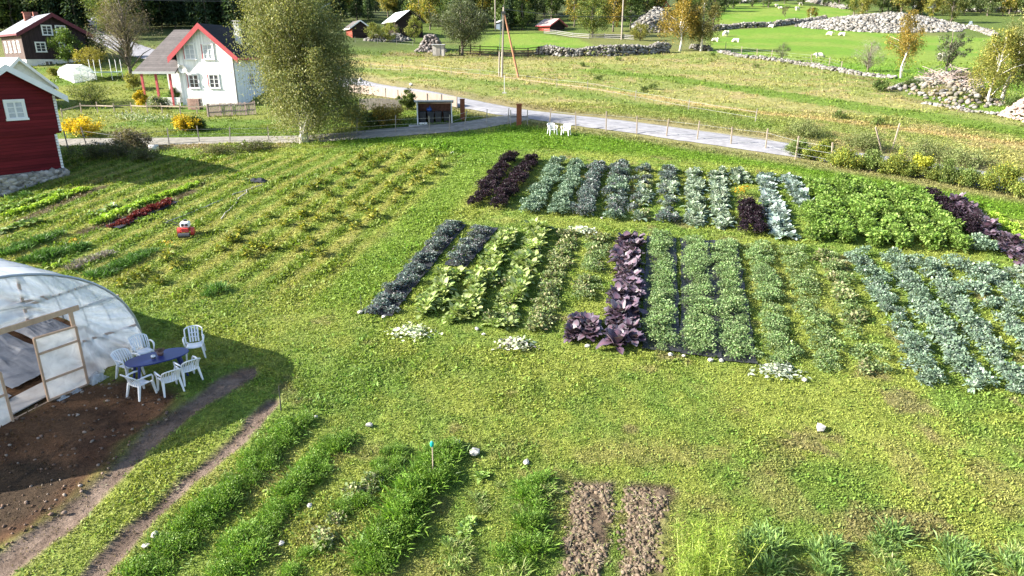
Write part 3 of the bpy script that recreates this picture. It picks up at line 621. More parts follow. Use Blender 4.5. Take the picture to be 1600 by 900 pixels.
# scattered plants, each one on its own
def lone(species, px, py, s, label, cat, name, group=None, sz=None):
    q = P(px, py); o = placed(species, q.x, q.y, None, s, None, name, None, sz); return prop(o, label, cat, group)
ORD = 'first second third fourth fifth sixth seventh eighth ninth tenth eleventh'.split()
z2 = lambda l: [(300 + a / 4, 200 + b / 4) for a, b in l]
for rows_, l in ((z2([(240, 715), (310, 660), (470, 560), (590, 485), (650, 438), (750, 385), (810, 352), (910, 290), (985, 245), (1060, 200)]), 'first'),
        (z2([(385, 745), (500, 765), (570, 610), (700, 640), (690, 555), (860, 435), (950, 375), (1040, 308), (1130, 250), (1200, 190)]), 'second'),
        (z2([(650, 770), (790, 800), (740, 730), (875, 530), (800, 575), (1000, 480), (1130, 355), (1210, 280), (1320, 195)]), 'third'),
        (z2([(940, 590), (1050, 515), (1110, 470), (1240, 370), (1370, 280), (1500, 180)]), 'fourth'),
        (z2([(1020, 625), (1120, 565), (1260, 470), (1300, 410), (1400, 350), (1480, 290), (1530, 250)]), 'fifth')):
    for k_, (a, b) in enumerate(sorted(rows_, key=lambda t_: -t_[1])):
        lone('yellow_low', a + random.uniform(-1, 1), b, random.uniform(1.2, 1.9), f'low yellow-green plant, {ORD[k_]} from near end of the {l} sparse row', 'plant', 'low_plant', f'plants of the {l} sparse row')
for k_, (a, b) in enumerate(sorted(((226, 428), (212, 438), (262, 408), (275, 418), (247, 445), (195, 447), (345, 392), (372, 378), (389, 402), (410, 390)))):
    lone('yellow_low', a, b, random.uniform(1.2, 1.7), f'low yellow-green plant, {ORD[k_]} from the left of those below the tiller', 'plant', 'low_plant', 'plants below the tiller')
lone('herb', 338, 455, 1.0, 'single bushy green plant alone on the mown grass above the far table chair', 'plant', 'bushy_plant', sz=1.3)
lone('herb', 326, 462, .7, 'smaller bushy green plant touching the single bushy one', 'plant', 'bushy_plant')
lone('squash', 385, 283, .6, 'pale leafy plant at the far end of the lime lettuces', 'plant', 'leafy_plant')

# ------------------------------------------------------------------ trees and bushes
bark_m = mat('grey bark', (.20, .17, .14), (.10, .085, .07), 8, .9, .1, .6, stretch=(1, 1, .3))
birchbark_m = mat('birch bark', (.62, .60, .56), (.12, .11, .10), 5, .8, .2, .4, stretch=(1, 1, 3), contrast=(.36, .46))
G_BIRCH = [(.15, .175, .06), (.195, .215, .085), (.10, .13, .045), (.25, .255, .12), (.23, .21, .07)]
G_GREEN = [(.075, .125, .030), (.11, .165, .045), (.05, .09, .022), (.15, .19, .06)]
G_GREY = [(.11, .14, .07), (.15, .18, .10), (.08, .105, .05), (.19, .20, .12)]
G_ORANGE = [(.30, .21, .035), (.38, .26, .04), (.22, .17, .04), (.14, .15, .04), (.42, .30, .07)]
G_YEL = [(.20, .215, .045), (.27, .26, .06), (.13, .16, .035), (.32, .28, .06)]
G_SPRUCE = [(.035, .068, .028), (.050, .085, .034), (.025, .050, .022), (.07, .10, .04)]
G_BROWN = [(.19, .15, .115), (.25, .20, .15), (.13, .10, .08), (.17, .18, .08)]
G_YFLOW = [(.62, .43, .02), (.55, .37, .02), (.60, .40, .02), (.20, .24, .03)]
def tree_mesh(h, rad, clear, ncl, nleaf, ls, cols, top=.5, droop=0., clump=.2, limbs=9, tr=.16, lean=(0, 0), shell=.5, aspect=.6, var=.2, bulge=None):
    zc = clear + (h - clear) * .5; hh = (h - clear) * .5; cl = []
    while len(cl) < ncl:
        q = rng.normal(0, 1, 3); q /= np.linalg.norm(q); r_ = rng.uniform(shell, 1)
        t = q[2] * r_; prof = (1 - max(t, 0) * top) * (1 - .25 * max(-t, 0))
        if bulge: prof *= np.interp(t, [-1, -.5, 0, .5, 1], bulge)
        cl.append([q[0] * r_ * rad * prof, q[1] * r_ * rad * prof, zc + t * hh * .95])
    cl = np.array(cl); cl[:, 0] += lean[0] * cl[:, 2]; cl[:, 1] += lean[1] * cl[:, 2]
    k = rng.integers(0, ncl, nleaf); cr = rad * clump * rng.uniform(.6, 1.3, ncl)
    off = rng.normal(0, .55, (nleaf, 3)) * cr[k][:, None]
    if droop: off[:, 2] = -np.abs(rng.normal(0, 1, nleaf)) * cr[k] * (1 + droop) + cr[k] * .4
    b = cl[k] + off; tone = (1 + rng.normal(0, .18, ncl)).clip(.6, 1.45)
    d = rng.normal(0, 1, (nleaf, 3)) + [0, 0, .2 - droop * 1.0]
    col = pal(nleaf, cols, var) * tone[k][:, None]
    crown = leaves(b, d, ls * rng.uniform(.6, 1.35, nleaf), ls * aspect * rng.uniform(.7, 1.2, nleaf), col, .2, .1)
    tm = MB(); top_ = Vector((lean[0] * h * .9, lean[1] * h * .9, h * .86)); P0 = [Vector((0, 0, -.3))]
    for i in range(1, 7): t = i / 6; P0.append(Vector((top_.x * t + random.gauss(0, .012 * h) * (t < 1), top_.y * t + random.gauss(0, .012 * h), top_.z * t)))
    rad_t = lambda z: tr * (1 - .86 * z / h) + .012
    tm.tube(P0, [rad_t(max(p.z, 0)) * (1.35 if i == 0 else 1) for i, p in enumerate(P0)], 9)
    for c in cl[np.argsort(rng.random(ncl))[:limbs]]:
        c = Vector(c); zb = min(max(c.z - rad * .55, clear * .55 + .1), h * .75); t = zb / top_.z; a = Vector((top_.x * t, top_.y * t, zb))
        m1 = a.lerp(c, .5) + Vector((0, 0, .08 * rad)); tm.tube([a, m1, c], [rad_t(zb) * .55, rad_t(zb) * .3, .015], 5)
    return crown, tm
def tree(name, p, label, cat, crown, tm, cname, bark=bark_m, group=None, m=LEAF):
    root = empty(name, p, random.uniform(0, 0), label, cat, group)
    tm.build('trunk', bark, root, True); link(cname, fmesh(cname, [crown], m), root); return root
def tree_at(px, py, h, rad, label, cols, name='broadleaf_tree', cat='tree', n=5000, ls=.22, ncl=46, clear=None, bark=bark_m, **k):
    p = P(px, py); c, t = tree_mesh(h, rad, h * .2 if clear is None else clear, ncl, n, ls, cols, **k)
    return tree(name, p, label, cat, c, t, 'crown', bark)
# the big birch by the lane: broad drooping crown, two masses
pB = P(475, 222)
c, t = tree_mesh(8.2, 4.0, .5, 100, 74000, .125, G_BIRCH, top=.25, droop=.85, clump=.22, limbs=30, tr=.27, shell=.45)
c2, t2 = tree_mesh(8.4, 3.5, 1.0, 84, 60000, .125, G_BIRCH, top=.45, droop=.9, clump=.24, limbs=24, tr=.2, shell=.35)
c[0][:, 2] += .55; c[0][:, 0] += .55 + .25 * np.sin(c[0][:, 2]); c2[0][:, 2] += 4.0; c2[0][:, 0] -= .25; c = merge([c, c2]); k_ = len(t.v)
t.v = [(x + .55 * float(sstep(0, 3.5, z)), y, z) for x, y, z in t.v]; t.add([(x * (.6 if z < 1 else 1) + .15, y, z + 4.0) for x, y, z in t2.v], t2.f)
tree('birch_tree', pB, 'big drooping birch with white trunk beside the lane, largest tree in view', 'birch tree', c, t, 'crown', birchbark_m)
tree_at(722, 86, 8.6, 4.6, 'rounded grey-green willow behind the small grey shed', G_GREY, 'willow_tree', n=15000, ls=.24, ncl=90, clear=1.2, top=.35, clump=.2, limbs=14, tr=.2)
tree_at(1062, 80, 9.0, 3.6, 'orange-brown birch at the end of the long stone wall, left of a pair', G_ORANGE, 'birch_tree', 'birch tree', n=11000, ls=.22, ncl=80, clear=1.8, top=.5, droop=.5, bark=birchbark_m, clump=.2)
tree_at(1095, 80, 8.6, 3.2, 'olive birch with white trunk, right one of the pair at the stone wall', [(.17, .15, .05), (.22, .19, .06), (.12, .12, .04)], 'birch_tree', 'birch tree', n=9000, ls=.22, ncl=70, clear=1.5, top=.4, droop=.5, bark=birchbark_m, clump=.2)
tree_at(1115, 40, 9.5, 3.6, 'dark green tree behind the pair of birches', [(.05, .08, .03), (.07, .10, .04)], n=4500, ls=.35)
tree_at(1408, 122, 8.2, 2.2, 'slender golden orange birch standing in the sheep pasture', G_ORANGE, 'birch_tree', 'birch tree', n=7000, ls=.17, ncl=60, clear=.9, top=.75, droop=.3, bark=birchbark_m, clump=.24, limbs=10, tr=.11, shell=.2)
tree_at(1478, 112, 5.6, 2.5, 'sparse grey-green tree between the golden birch and the big birches', [(.10, .12, .07), (.14, .15, .10), (.07, .08, .05)], 'sparse_tree', n=3000, ls=.20, ncl=34, clear=.6, clump=.14, limbs=26, tr=.1, shell=.3)
tree_at(1355, 112, 4.0, 2.1, 'leafless grey bush left of the golden birch', [(.27, .25, .22), (.20, .19, .15), (.33, .31, .29)], 'bare_bush', 'bush', n=4200, ls=.15, ncl=60, clear=.3, clump=.18, limbs=40, tr=.09, aspect=.2, top=.1, shell=.4)
tree_at(1221, 96, 2.7, 1.25, 'small grey-green bush on the low stone wall of the sheep pasture', G_GREY, 'small_bush', 'bush', n=2200, ls=.13, ncl=30, clear=.2, limbs=14, tr=.05, aspect=.35)
tree_at(1266, 32, 3.6, 1.7, 'small yellow-brown birch in the upper sheep pasture', G_YEL + G_ORANGE[:2], 'birch_tree', 'birch tree', n=1500, ls=.26, ncl=24, clear=.5, tr=.09, bark=birchbark_m)
tree_at(1226, 27, 3.2, 1.2, 'thin rusty brown sapling in the upper sheep pasture', G_BROWN, 'sapling', 'tree', n=600, ls=.2, ncl=18, clear=.4, tr=.06)
# right edge birches, leaning pale trunks
tree_at(1543, 163, 6.6, 2.3, 'yellow-green birch with leaning white trunk, left one at the right edge', G_YEL, 'birch_tree', 'birch tree', n=11000, ls=.14, ncl=70, clear=.9, top=.5, droop=.5, bark=birchbark_m, lean=(.06, 0), tr=.1, clump=.2)
tree_at(1565, 158, 8.6, 2.9, 'tall olive birch with leaning white trunk at the right edge', G_BIRCH, 'birch_tree', 'birch tree', n=14000, ls=.15, ncl=90, clear=1.2, top=.35, droop=.6, bark=birchbark_m, lean=(.14, 0), tr=.13, clump=.2)
tree_at(1622, 160, 8.0, 2.9, 'olive birch half cut by the right edge', G_BIRCH, 'birch_tree', 'birch tree', n=9000, ls=.16, ncl=70, clear=1., droop=.6, bark=birchbark_m, tr=.12)
# trees round the rubble heaps
tree_at(1485, 36, 7.6, 3.4, 'dark green tree with a yellow side at the right end of the big rubble heap', [(.075, .11, .035), (.10, .13, .04), (.18, .18, .04)], n=6000, ls=.3, ncl=50, clear=.4)
tree_at(1455, 32, 6.5, 2.3, 'yellow-green tree leaning against the darker tree by the rubble heap', G_YEL, n=3500, ls=.28, clear=.4)
tree_at(1345, 24, 7.5, 3.6, 'bright yellow-green tree behind the middle of the big rubble heap', G_YEL, n=5000, ls=.32, clear=.4)
for px, py, h, r_, l in ((1378, 22, 7, 3.4, 'dark green tree right of the bright yellow-green one'), (1402, 20, 6.5, 2.6, 'grey-green tree behind the top of the golden birch'), (1310, 12, 6.5, 3, 'dark green tree at the upper stone wall above the left end of the rubble heap')):
    tree_at(px, py, h, r_, l, G_GREEN, n=3500, ls=.34, clear=.4)
tree_at(925, 58, 8.8, 4.6, 'broad green tree right of the small red hut', G_GREEN + G_YEL[:2], n=9000, ls=.28, ncl=70, clear=.6, top=.3)
tree_at(958, 50, 9, 3.2, 'orange-tinted tree behind the tall grey pole', G_ORANGE[:4], n=5000, ls=.3, clear=.8)
tree_at(897, 42, 9.5, 3.2, 'yellowing tree directly right of the red hut roof', G_YEL + G_ORANGE[:2], n=4500, ls=.32, clear=.8)
tree_at(985, 46, 8.5, 2.6, 'dark grey-green tree between the orange-tinted one and the rubble heap', G_GREEN, n=3500, ls=.32, clear=.6)
tree_at(1000, 64, 3.6, 2.2, 'low yellow-green bush in front of the left rubble heap', G_YEL, 'round_bush', 'bush', n=3500, ls=.2, clear=.1, ncl=36, tr=.08)
for px, py, h, r_, l in ((583, 64, 3.4, 1.9, 'bright yellow-green small tree before the left corner of the dark barn'), (608, 66, 3.6, 2.0, 'bright green small tree before the middle of the dark barn'), (648, 66, 5.0, 1.9, 'pointed green tree before the gable of the dark barn')):
    tree_at(px, py, h, r_, l, G_YEL[:2] + G_GREEN[1:2], 'young_tree', n=3000, ls=.2, ncl=40, clear=.2, tr=.07, top=.6)
for px, py, h, r_, l in ((150, 247, .9, 1.6, 'dark tall weeds in the shade right of the barn corner'), (185, 246, 1.0, 1.7, 'dark tall weeds in the barn shade below the straggly brown bush'), (228, 250, .7, 1.6, 'dark tall weeds at the tip end of the barn shade'), (345, 240, .5, 1.6, 'dark green weeds along the rough verge left of the big birch'), (400, 234, .5, 1.4, 'reddish brown weeds on the verge just left of the big birch'), (62, 272, 1.2, .5, 'dark climbing weed against the stone foundation of the red barn')):
    tree_at(px, py, h, r_, l, [(.10, .12, .04), (.16, .13, .07), (.07, .10, .03)], 'weed_clump', 'weeds', n=3000, ls=.09, ncl=40, clear=.01, tr=.015, limbs=8, clump=.2, top=.2, shell=.1)
tree_at(816, 47, 6.5, 2.8, 'green bushy tree between the utility pole and the red hut', G_GREEN, n=4000, ls=.28, clear=.4)
# left side
tree_at(108, 102, 5.0, 2.2, 'bright green young tree in front of the dark brown house', [(.13, .20, .035), (.18, .25, .05), (.09, .15, .03)], n=5000, ls=.2, ncl=46, clear=.5, top=.7, tr=.08)
tree_at(148, 92, 4.2, 2.6, 'dark green bush right of the dark brown house', G_SPRUCE + G_GREEN[:1], 'round_bush', 'bush', n=3000, ls=.25, clear=.1, tr=.1)
tree_at(146, 106, 2.6, 2.4, 'golden olive bush behind the small greenhouse', [(.26, .22, .04), (.20, .19, .04), (.32, .27, .05)], 'round_bush', 'bush', n=2600, ls=.2, clear=.05, tr=.08)
tree_at(206, 118, 10.6, 5.0, 'big brownish bare-looking tree between the dark and the white house', G_BROWN, 'sparse_tree', 'tree', n=10500, ls=.17, ncl=120, clear=1.0, top=.5, clump=.15, limbs=70, tr=.2, aspect=.4, shell=.2)
tree_at(170, 55, 9, 4.0, 'light green birch left of the uphill road', [(.15, .20, .04), (.20, .25, .06), (.10, .14, .03)], n=6000, ls=.3, clear=.6, ncl=60)
tree_at(183, 62, 8, 3.4, 'yellowish green birch overhanging the uphill road', G_YEL + G_GREEN[:2], n=5000, ls=.28, clear=.5)
for px, py, h, r_, cols, l in ((143, 162, 2.3, 2.3, G_GREEN + G_YEL[:2], 'wide olive bush on the lawn above the golden bush'), (209, 140, 1.9, 1.1, G_YEL, 'round yellow-green bush left of the red porch posts'),
        (222, 168, 1.7, .8, G_YFLOW[1:], 'yellowing climber bush at the left porch post'), (248, 170, 1.2, 1.2, G_GREEN + [(.5, .42, .4)], 'dark green rose bush before the white porch'), (272, 160, 1.5, .8, G_GREEN, 'dark green shrub at the left corner of the white house'),
        (127, 212, 1.35, 1.35, G_YFLOW, 'golden yellow bush beside the red barn corner'), (291, 205, 1.35, 1.15, G_YFLOW, 'bright golden bush on the bank below the white house'), (309, 203, 1.0, .8, G_GREEN, 'dark green bush touching the right side of the bright golden bush'),
        (558, 196, 1.7, 1.1, G_YEL + G_ORANGE[:1], 'yellowing bush right of the big birch, left of the orange one'), (604, 194, 1.6, 1.35, G_ORANGE, 'orange autumn bush left of the waste shelter'), (584, 196, 1.0, .8, G_GREEN, 'dark green bush between the yellowing and the orange bush'),
        (637, 172, 1.7, .8, G_GREEN + G_YEL[:1], 'green shrub behind the left wall of the waste shelter'), (210, 232, 1.3, 1.5, [(.16, .13, .09), (.22, .18, .12), (.10, .11, .05)], 'straggly brown bush at the near edge of the lane by the barn'),
        (198, 90, 2.0, 1.3, G_GREEN, 'dark shrub behind the trampoline'), (86, 118, 1.0, .9, G_YEL, 'yellow-green bush left of the small greenhouse')):
    tree_at(px, py, h, r_, l, cols, 'garden_bush', 'bush', n=4200, ls=.13, ncl=30, clear=.02, tr=.03, limbs=10, clump=.26, top=.3, shell=.35)
# roadside bushes on the right
kk = ['leftmost', 'second from the left', 'third from the left', 'fourth from the left', 'fifth from the left', 'sixth from the left', 'seventh from the left', 'eighth from the left', 'rightmost in view']
for i, (px, py, h, r_, yl) in enumerate([(1245, 243, 1.3, .9, 0), (1285, 250, 1.5, 1.0, 1), (1325, 262, 1.6, 1.1, 1), (1360, 266, 1.4, .9, 0), (1402, 272, 1.7, 1.0, 1), (1438, 275, 1.6, .8, 2), (1478, 285, 1.5, .9, 0), (1512, 292, 1.5, .9, 0), (1566, 300, 2.0, 1.2, 1)]):
    tree_at(px, py, h * .8, r_ * .85, ['olive', 'yellow-tinged green', 'bright lemon yellow'][yl] + ' wild bush on the near verge of the road, ' + kk[i], [[(.16, .23, .06), (.22, .27, .09), (.11, .17, .04)], [(.18, .25, .05), (.42, .40, .05), (.26, .30, .06), (.12, .18, .04)], [(.52, .48, .04), (.42, .44, .05), (.28, .34, .05)]][yl], 'wild_bush', 'bush', n=5200, ls=.095, ncl=34, clear=.02, tr=.025, limbs=12, clump=.26, top=.3, shell=.3)
for px, py, h, r_, l in ((1265, 247, 1.0, .8, 'low green brush between the first and second verge bush'), (1303, 258, 1.1, .9, 'low yellowish brush between the second and third verge bush'), (1342, 263, 1.0, .9, 'low green brush between the third and fourth verge bush'), (1382, 270, 1.2, .9, 'low brush between the fourth and fifth verge bush'), (1421, 275, 1.2, .9, 'low brush just left of the lemon yellow bush'), (1458, 281, 1.2, 1.0, 'low brush just right of the lemon yellow bush'), (1495, 288, 1.3, 1.0, 'low brush between the seventh and eighth verge bush'), (1540, 296, 1.6, 1.2, 'taller brush left of the rightmost verge bush'), (1600, 308, 1.5, 1.2, 'green brush cut by the right edge on the near verge')):
    tree_at(px, py, h * .58, r_ * .75, l, [(.17, .24, .05), (.24, .28, .07), (.33, .34, .07), (.12, .17, .04)], 'wild_bush', 'bush', n=4200, ls=.09, ncl=34, clear=.02, tr=.02, limbs=10, clump=.26, top=.2, shell=.2)
for px, py, l in ((1350, 232, 'weedy grey-green bush on the far verge of the road left of a pale stake'), (1440, 245, 'weedy grey-green bush on the far verge of the road right of a pale stake'), (1505, 258, 'weedy olive bush on the far verge, the largest there'), (1255, 212, 'weedy bush on the far verge where the bushes begin')):
    tree_at(px, py, .9, 1.8, l, [(.20, .24, .09), (.27, .29, .12), (.15, .20, .06)], 'wild_bush', 'bush', n=5000, ls=.09, ncl=30, clear=.02, tr=.02, limbs=10, clump=.22, top=.2, shell=.2)

for px, py, h, r_, cols, l in ((1425, 138, .9, 1.3, G_GREEN, 'green weeds at the left end of the overgrown stone heap'), (1470, 150, .8, 1.6, [(.22, .20, .09), (.26, .22, .12)], 'dry yellowish weeds in the middle of the overgrown stone heap'), (1500, 132, 1.2, 1.4, G_BROWN, 'brownish scrub on top of the overgrown stone heap'), (1530, 158, .9, 1.4, G_GREEN + G_BROWN, 'scrub at the foot of the leaning birches'), (1375, 143, 1.2, .9, G_GREEN, 'dark green bush at the left tip of the overgrown stone heap'), (1590, 172, 1.1, 1.2, G_GREEN, 'green bush between the leaning birches and the gravel mound')):
    tree_at(px, py, h, r_, l, cols, 'scrub_bush', 'bush', n=3000, ls=.12, ncl=30, clear=.02, tr=.02, limbs=14, clump=.24, top=.2, shell=.2)
for i, (px, py) in enumerate(((910, 104), (966, 95), (1020, 140), (935, 125), (1113, 88), (1180, 106), (1370, 196), (1312, 185), (1005, 144))):
    tree_at(px, py, .55, .5, 'small dark weed tuft standing in the hay field', [(.10, .15, .04), (.14, .19, .05)], 'weed_tuft', 'weeds', n=500, ls=.12, ncl=12, clear=.01, tr=.01, limbs=4, clump=.35)
for o in bpy.data.objects:
    if o.name.startswith('weed_tuft'): o['group'] = 'weed tufts of the hay field'
# forest at the top: spruces and mixed trees, copied
def spruce_mesh(h, rad, n=1500, ls=.5, cols=G_SPRUCE):
    z = h * (1 - rng.random(n) ** .62 * .93); lay = .5 + .5 * np.cos(z * 2 * math.pi / (h * .085)); r_ = rad * (1 - z / h) ** .85 * rng.uniform(.25, 1., n) * (.7 + .3 * lay); a = rng.random(n) * 6.283
    b = np.stack([r_ * np.cos(a), r_ * np.sin(a), z], 1); d = np.stack([np.cos(a), np.sin(a), np.full(n, -.35)], 1) + rng.normal(0, .25, (n, 3))
    cr = leaves(b, d, ls * rng.uniform(.6, 1.3, n), ls * .5, pal(n, cols, .25), .2, .25)
    tm = MB(); tm.tube([(0, 0, -.5), (0, 0, h * .5), (0, 0, h * .97)], [h * .016, h * .009, .02], 6); return cr, tm
protos = {}
for nm, k in (('spruce', 3), ('mixed', 3), ('autumn', 2), ('grey', 2)):
    for i in range(k):
        if nm == 'spruce': c, t = spruce_mesh(10, 2.2)
        else: c, t = tree_mesh(8, 3.0, .8, 40, 2300, .42, {'mixed': G_GREEN, 'autumn': G_YEL + G_ORANGE[:2] + G_GREEN[:2], 'grey': G_GREY + G_GREEN}[nm], clump=.24, limbs=5)
        me = fmesh('crown', [c], LEAF); o_ = t.build('trunk', bark_m); tmesh = o_.data; bpy.data.objects.remove(o_)
        protos.setdefault(nm, []).append((me, tmesh))
TN = {'spruce': ('spruce_tree', 'spruce tree'), 'mixed': ('broadleaf_tree', 'tree'), 'autumn': ('autumn_tree', 'tree'), 'grey': ('broadleaf_tree', 'tree')}
def forest(line, n, kinds, label, group, s=(.8, 1.25), spread=(0, 25), jit=4, dy=16):
    line = [(a, b + dy) for a, b in line]; spread = (0, spread[1] * .8)
    L_ = pts(line); cnt = 0
    for i in range(n):
        t = (i + random.random() * .9) / n * (len(L_) - 1); k = min(int(t), len(L_) - 2); p = L_[k].lerp(L_[k+1], t - k)
        d = Vector((p.x, p.y, 0)).normalized(); p = p + d * random.uniform(*spread) + Vector((random.uniform(-jit, jit) * .5, 0, 0))
        nm = random.choice(kinds); me, tr_ = random.choice(protos[nm]); w_ = {'spruce': 'dark spruce', 'mixed': 'green broadleaf tree', 'autumn': 'yellowing autumn tree', 'grey': 'grey-green broadleaf tree'}[nm]
        root = empty(TN[nm][0], (p.x, p.y, hz(p.x, p.y) - .1), random.uniform(0, 6.28), f'{w_} {label}', TN[nm][1], f'{w_}s {group}')
        s_ = random.uniform(*s); root.scale = (s_, s_, s_ * random.uniform(.9, 1.15))
        link('trunk', tr_, root); link('crown', me, root)
forest([(-60, 52), (20, 36), (60, 38), (85, 35), (112, 36)], 24, ['spruce', 'spruce', 'mixed', 'grey'], 'in the dense wood behind the dark brown house', 'behind the dark house', (1.1, 1.5), (4, 40))
forest([(100, 40), (120, 33), (135, 30)], 5, ['spruce', 'mixed'], 'in the wood left of the uphill road', 'left of the uphill road', (.9, 1.2), (3, 10))
forest([(165, 42), (185, 42), (215, 36)], 7, ['autumn', 'mixed', 'grey'], 'behind the brownish bare tree, right of the uphill road', 'right of the uphill road', (1., 1.3), (4, 25))
forest([(210, 33), (260, 35), (310, 34), (350, 30), (390, 30)], 26, ['spruce', 'spruce', 'mixed'], 'in the shaded wood above the roof of the white house', 'above the white house', (1.05, 1.4), (4, 45))
forest([(500, 32), (540, 22), (600, 14), (660, 26), (700, 40)], 34, ['spruce', 'autumn', 'mixed', 'spruce'], 'on the slope above the dark barn', 'above the dark barn', (.8, 1.2), (4, 60))
forest([(690, 42), (730, 40), (770, 40), (800, 36), (850, 26)], 26, ['autumn', 'grey', 'mixed', 'spruce'], 'on the slope behind the utility pole', 'behind the utility pole', (.9, 1.2), (4, 50))
forest([(840, 20), (900, 24), (960, 20), (1000, 14), (1030, 4)], 26, ['autumn', 'grey', 'mixed'], 'on the slope above the red hut and the tall pole', 'above the red hut', (.9, 1.2), (4, 45))
forest([(1050, 8), (1090, 5), (1120, 2)], 6, ['mixed', 'autumn'], 'above the pair of birches at the wall', 'above the pair of birches', (.8, 1.1), (3, 20))
forest([(1120, 0), (1200, -4), (1300, -4)], 10, ['mixed', 'grey'], 'along the top edge above the upper sheep pasture', 'above the upper pasture', (.7, .9), (8, 30))
forest([(1330, 6), (1400, 10), (1470, 8), (1530, 10), (1600, 10), (1680, 12)], 24, ['grey', 'mixed', 'autumn'], 'in the hedge behind the upper right pasture', 'behind the upper right pasture', (.8, 1.05), (3, 25))

# ------------------------------------------------------------------ stones
def ico():
    bm = bmesh.new(); bmesh.ops.create_icosphere(bm, subdivisions=1, radius=1); v = np.array([q.co[:] for q in bm.verts]); f = np.array([[a.index for a in q.verts] for q in bm.faces]); bm.free(); return v, f
ICV, ICF = ico()
STC = [(.165, .16, .145), (.21, .205, .19), (.10, .095, .085), (.28, .27, .255), (.15, .135, .115)]
def stones(cen, sz, cols=STC, flat=.7):
    n = len(cen); v = ICV[None] * (1 + rng.normal(0, .16, (n, 12, 1))); v = v * (np.broadcast_to(sz, (n,))[:, None, None] * np.stack([rng.uniform(.7, 1.4, n), rng.uniform(.7, 1.2, n), rng.uniform(.5, .95, n) * flat / .7], 1)[:, None])
    a = rng.random(n) * 6.28; ca, sa = np.cos(a)[:, None], np.sin(a)[:, None]
    x = v[..., 0] * ca - v[..., 1] * sa; y = v[..., 0] * sa + v[..., 1] * ca; v = np.stack([x, y, v[..., 2]], -1) + cen[:, None]
    f = ICF[None] + (np.arange(n) * 12)[:, None, None]
    return v.reshape(-1, 3), f.reshape(-1, 3), np.repeat(pal(n, cols, .18), 12, 0)
def stone_wall(line, h, w, label, size=.28, dens=1., name='stone_wall', cat='stone wall'):
    L_ = [(p.x, p.y) for p in pts(line)]; seg = [math.dist(a, b) for a, b in zip(L_, L_[1:])]; tot = sum(seg)
    n = int(tot * (h * 2 + w) / (size * size) * .9 * dens); t = rng.random(n) * tot; cum = np.concatenate([[0], np.cumsum(seg)]); k = np.clip(np.searchsorted(cum, t) - 1, 0, len(seg) - 1)
    A = np.array(L_); f_ = (t - cum[k]) / np.array(seg)[k]; d = (A[k+1] - A[k]); p = A[k] + d * f_[:, None]; d = unit(d); s_ = np.stack([d[:, 1], -d[:, 0]], 1)
    hh = h * (.75 + .5 * vn(t, t * 0, 2.5, 4)); z = rng.random(n); o = rng.uniform(-1, 1, n); o = np.where(rng.random(n) < .7, np.sign(o), o) * w / 2 * (1 - .35 * z)
    z = np.where(np.abs(o) < w * .3, 1, z); p = p + s_ * o[:, None]
    cen = np.stack([p[:, 0], p[:, 1], hgt(p[:, 0], p[:, 1]) + z * hh], 1)
    o = link(name, npmesh(name, *stones(cen, size * rng.uniform(.5, 1.15, n)), STONE_M)); return prop(o, label, cat)
def rubble(poly, h, label, size=.5, n=900, name='rubble_heap', cat='stone heap', cols=STC):
    Q = [(p.x, p.y) for p in pts(poly)]; xs = [q[0] for q in Q]; ys = [q[1] for q in Q]; out = []
    x = rng.uniform(min(xs), max(xs), n * 6); y = rng.uniform(min(ys), max(ys), n * 6); m = inside(x, y, Q); x, y = x[m][:n], y[m][:n]
    d = seg_dist(x, y, Q); z = h * sstep(0, max(d.max(), .1) * .8, d) * (.7 + .6 * vn(x, y, 5, 3)) + .1
    cen = np.stack([x, y, hgt(x, y) + z * rng.uniform(.75, 1.05, len(x))], 1)
    o = link(name, npmesh(name, *stones(cen, size * rng.uniform(.35, 1.25, len(x)), cols), STONE_M)); return prop(o, label, cat)
stone_wall([(842, 84), (880, 88), (960, 87), (1044, 82)], 1.25, 1.3, 'long grey dry stone wall crossing behind the utility pole field', .27)
stone_wall([(1113, 48), (1150, 44), (1200, 42), (1250, 36), (1290, 32)], .9, 1.1, 'grey stone wall between the two sheep pastures', .36)
stone_wall([(1124, 82), (1160, 90), (1215, 96), (1262, 103), (1310, 112), (1345, 118), (1400, 124)], .35, .7, 'low crumbling stone wall along the front of the sheep pasture', .24)
stone_wall([(1080, 76), (1110, 80)], .7, .8, 'short shaded stone wall under the pair of birches', .3)
stone_wall([(1515, 44), (1535, 50), (1555, 58)], .7, 1.2, 'pale stone wall running down from the ladder stile at upper right', .35)
stone_wall([(1136, 6), (1190, 3), (1250, 0)], .7, 1.2, 'distant stone wall along the top edge over the upper pasture', .5)
stone_wall([(1255, 1), (1290, 8), (1325, 15)], .9, 1.6, 'distant pale stone wall slanting down at the top edge', .5)
stone_wall([(1505, 19), (1560, 18), (1620, 20)], .8, 1.2, 'shaded stone wall under the hedge at upper right', .45)
rubble([(1238, 42), (1262, 33), (1340, 24), (1420, 22), (1470, 32), (1515, 42), (1500, 50), (1400, 52), (1340, 50), (1280, 46)], 1.6, 'huge pale rubble heap stretching across the upper sheep pasture', .42, 4600)
rubble([(985, 42), (1003, 26), (1030, 24), (1058, 30), (1055, 50), (1010, 52)], 2.2, 'pale rubble heap left of the orange-brown birch', .4, 1700)
rubble([(1392, 140), (1430, 122), (1490, 112), (1530, 118), (1545, 150), (1580, 165), (1500, 172), (1455, 158), (1420, 148)], .7, 'overgrown stone heap with dead branches left of the leaning birches', .22, 750, cols=STC + [(.18, .17, .08), (.22, .17, .12)])
stone_wall([(1390, 141), (1420, 132), (1450, 126)], .25, .4, 'thin row of pale stones leading up to the overgrown heap', .18)
stone_wall([(1445, 162), (1480, 168), (1520, 175), (1565, 180)], .15, .5, 'line of white stones along the foot of the overgrown heap', .16, .6)
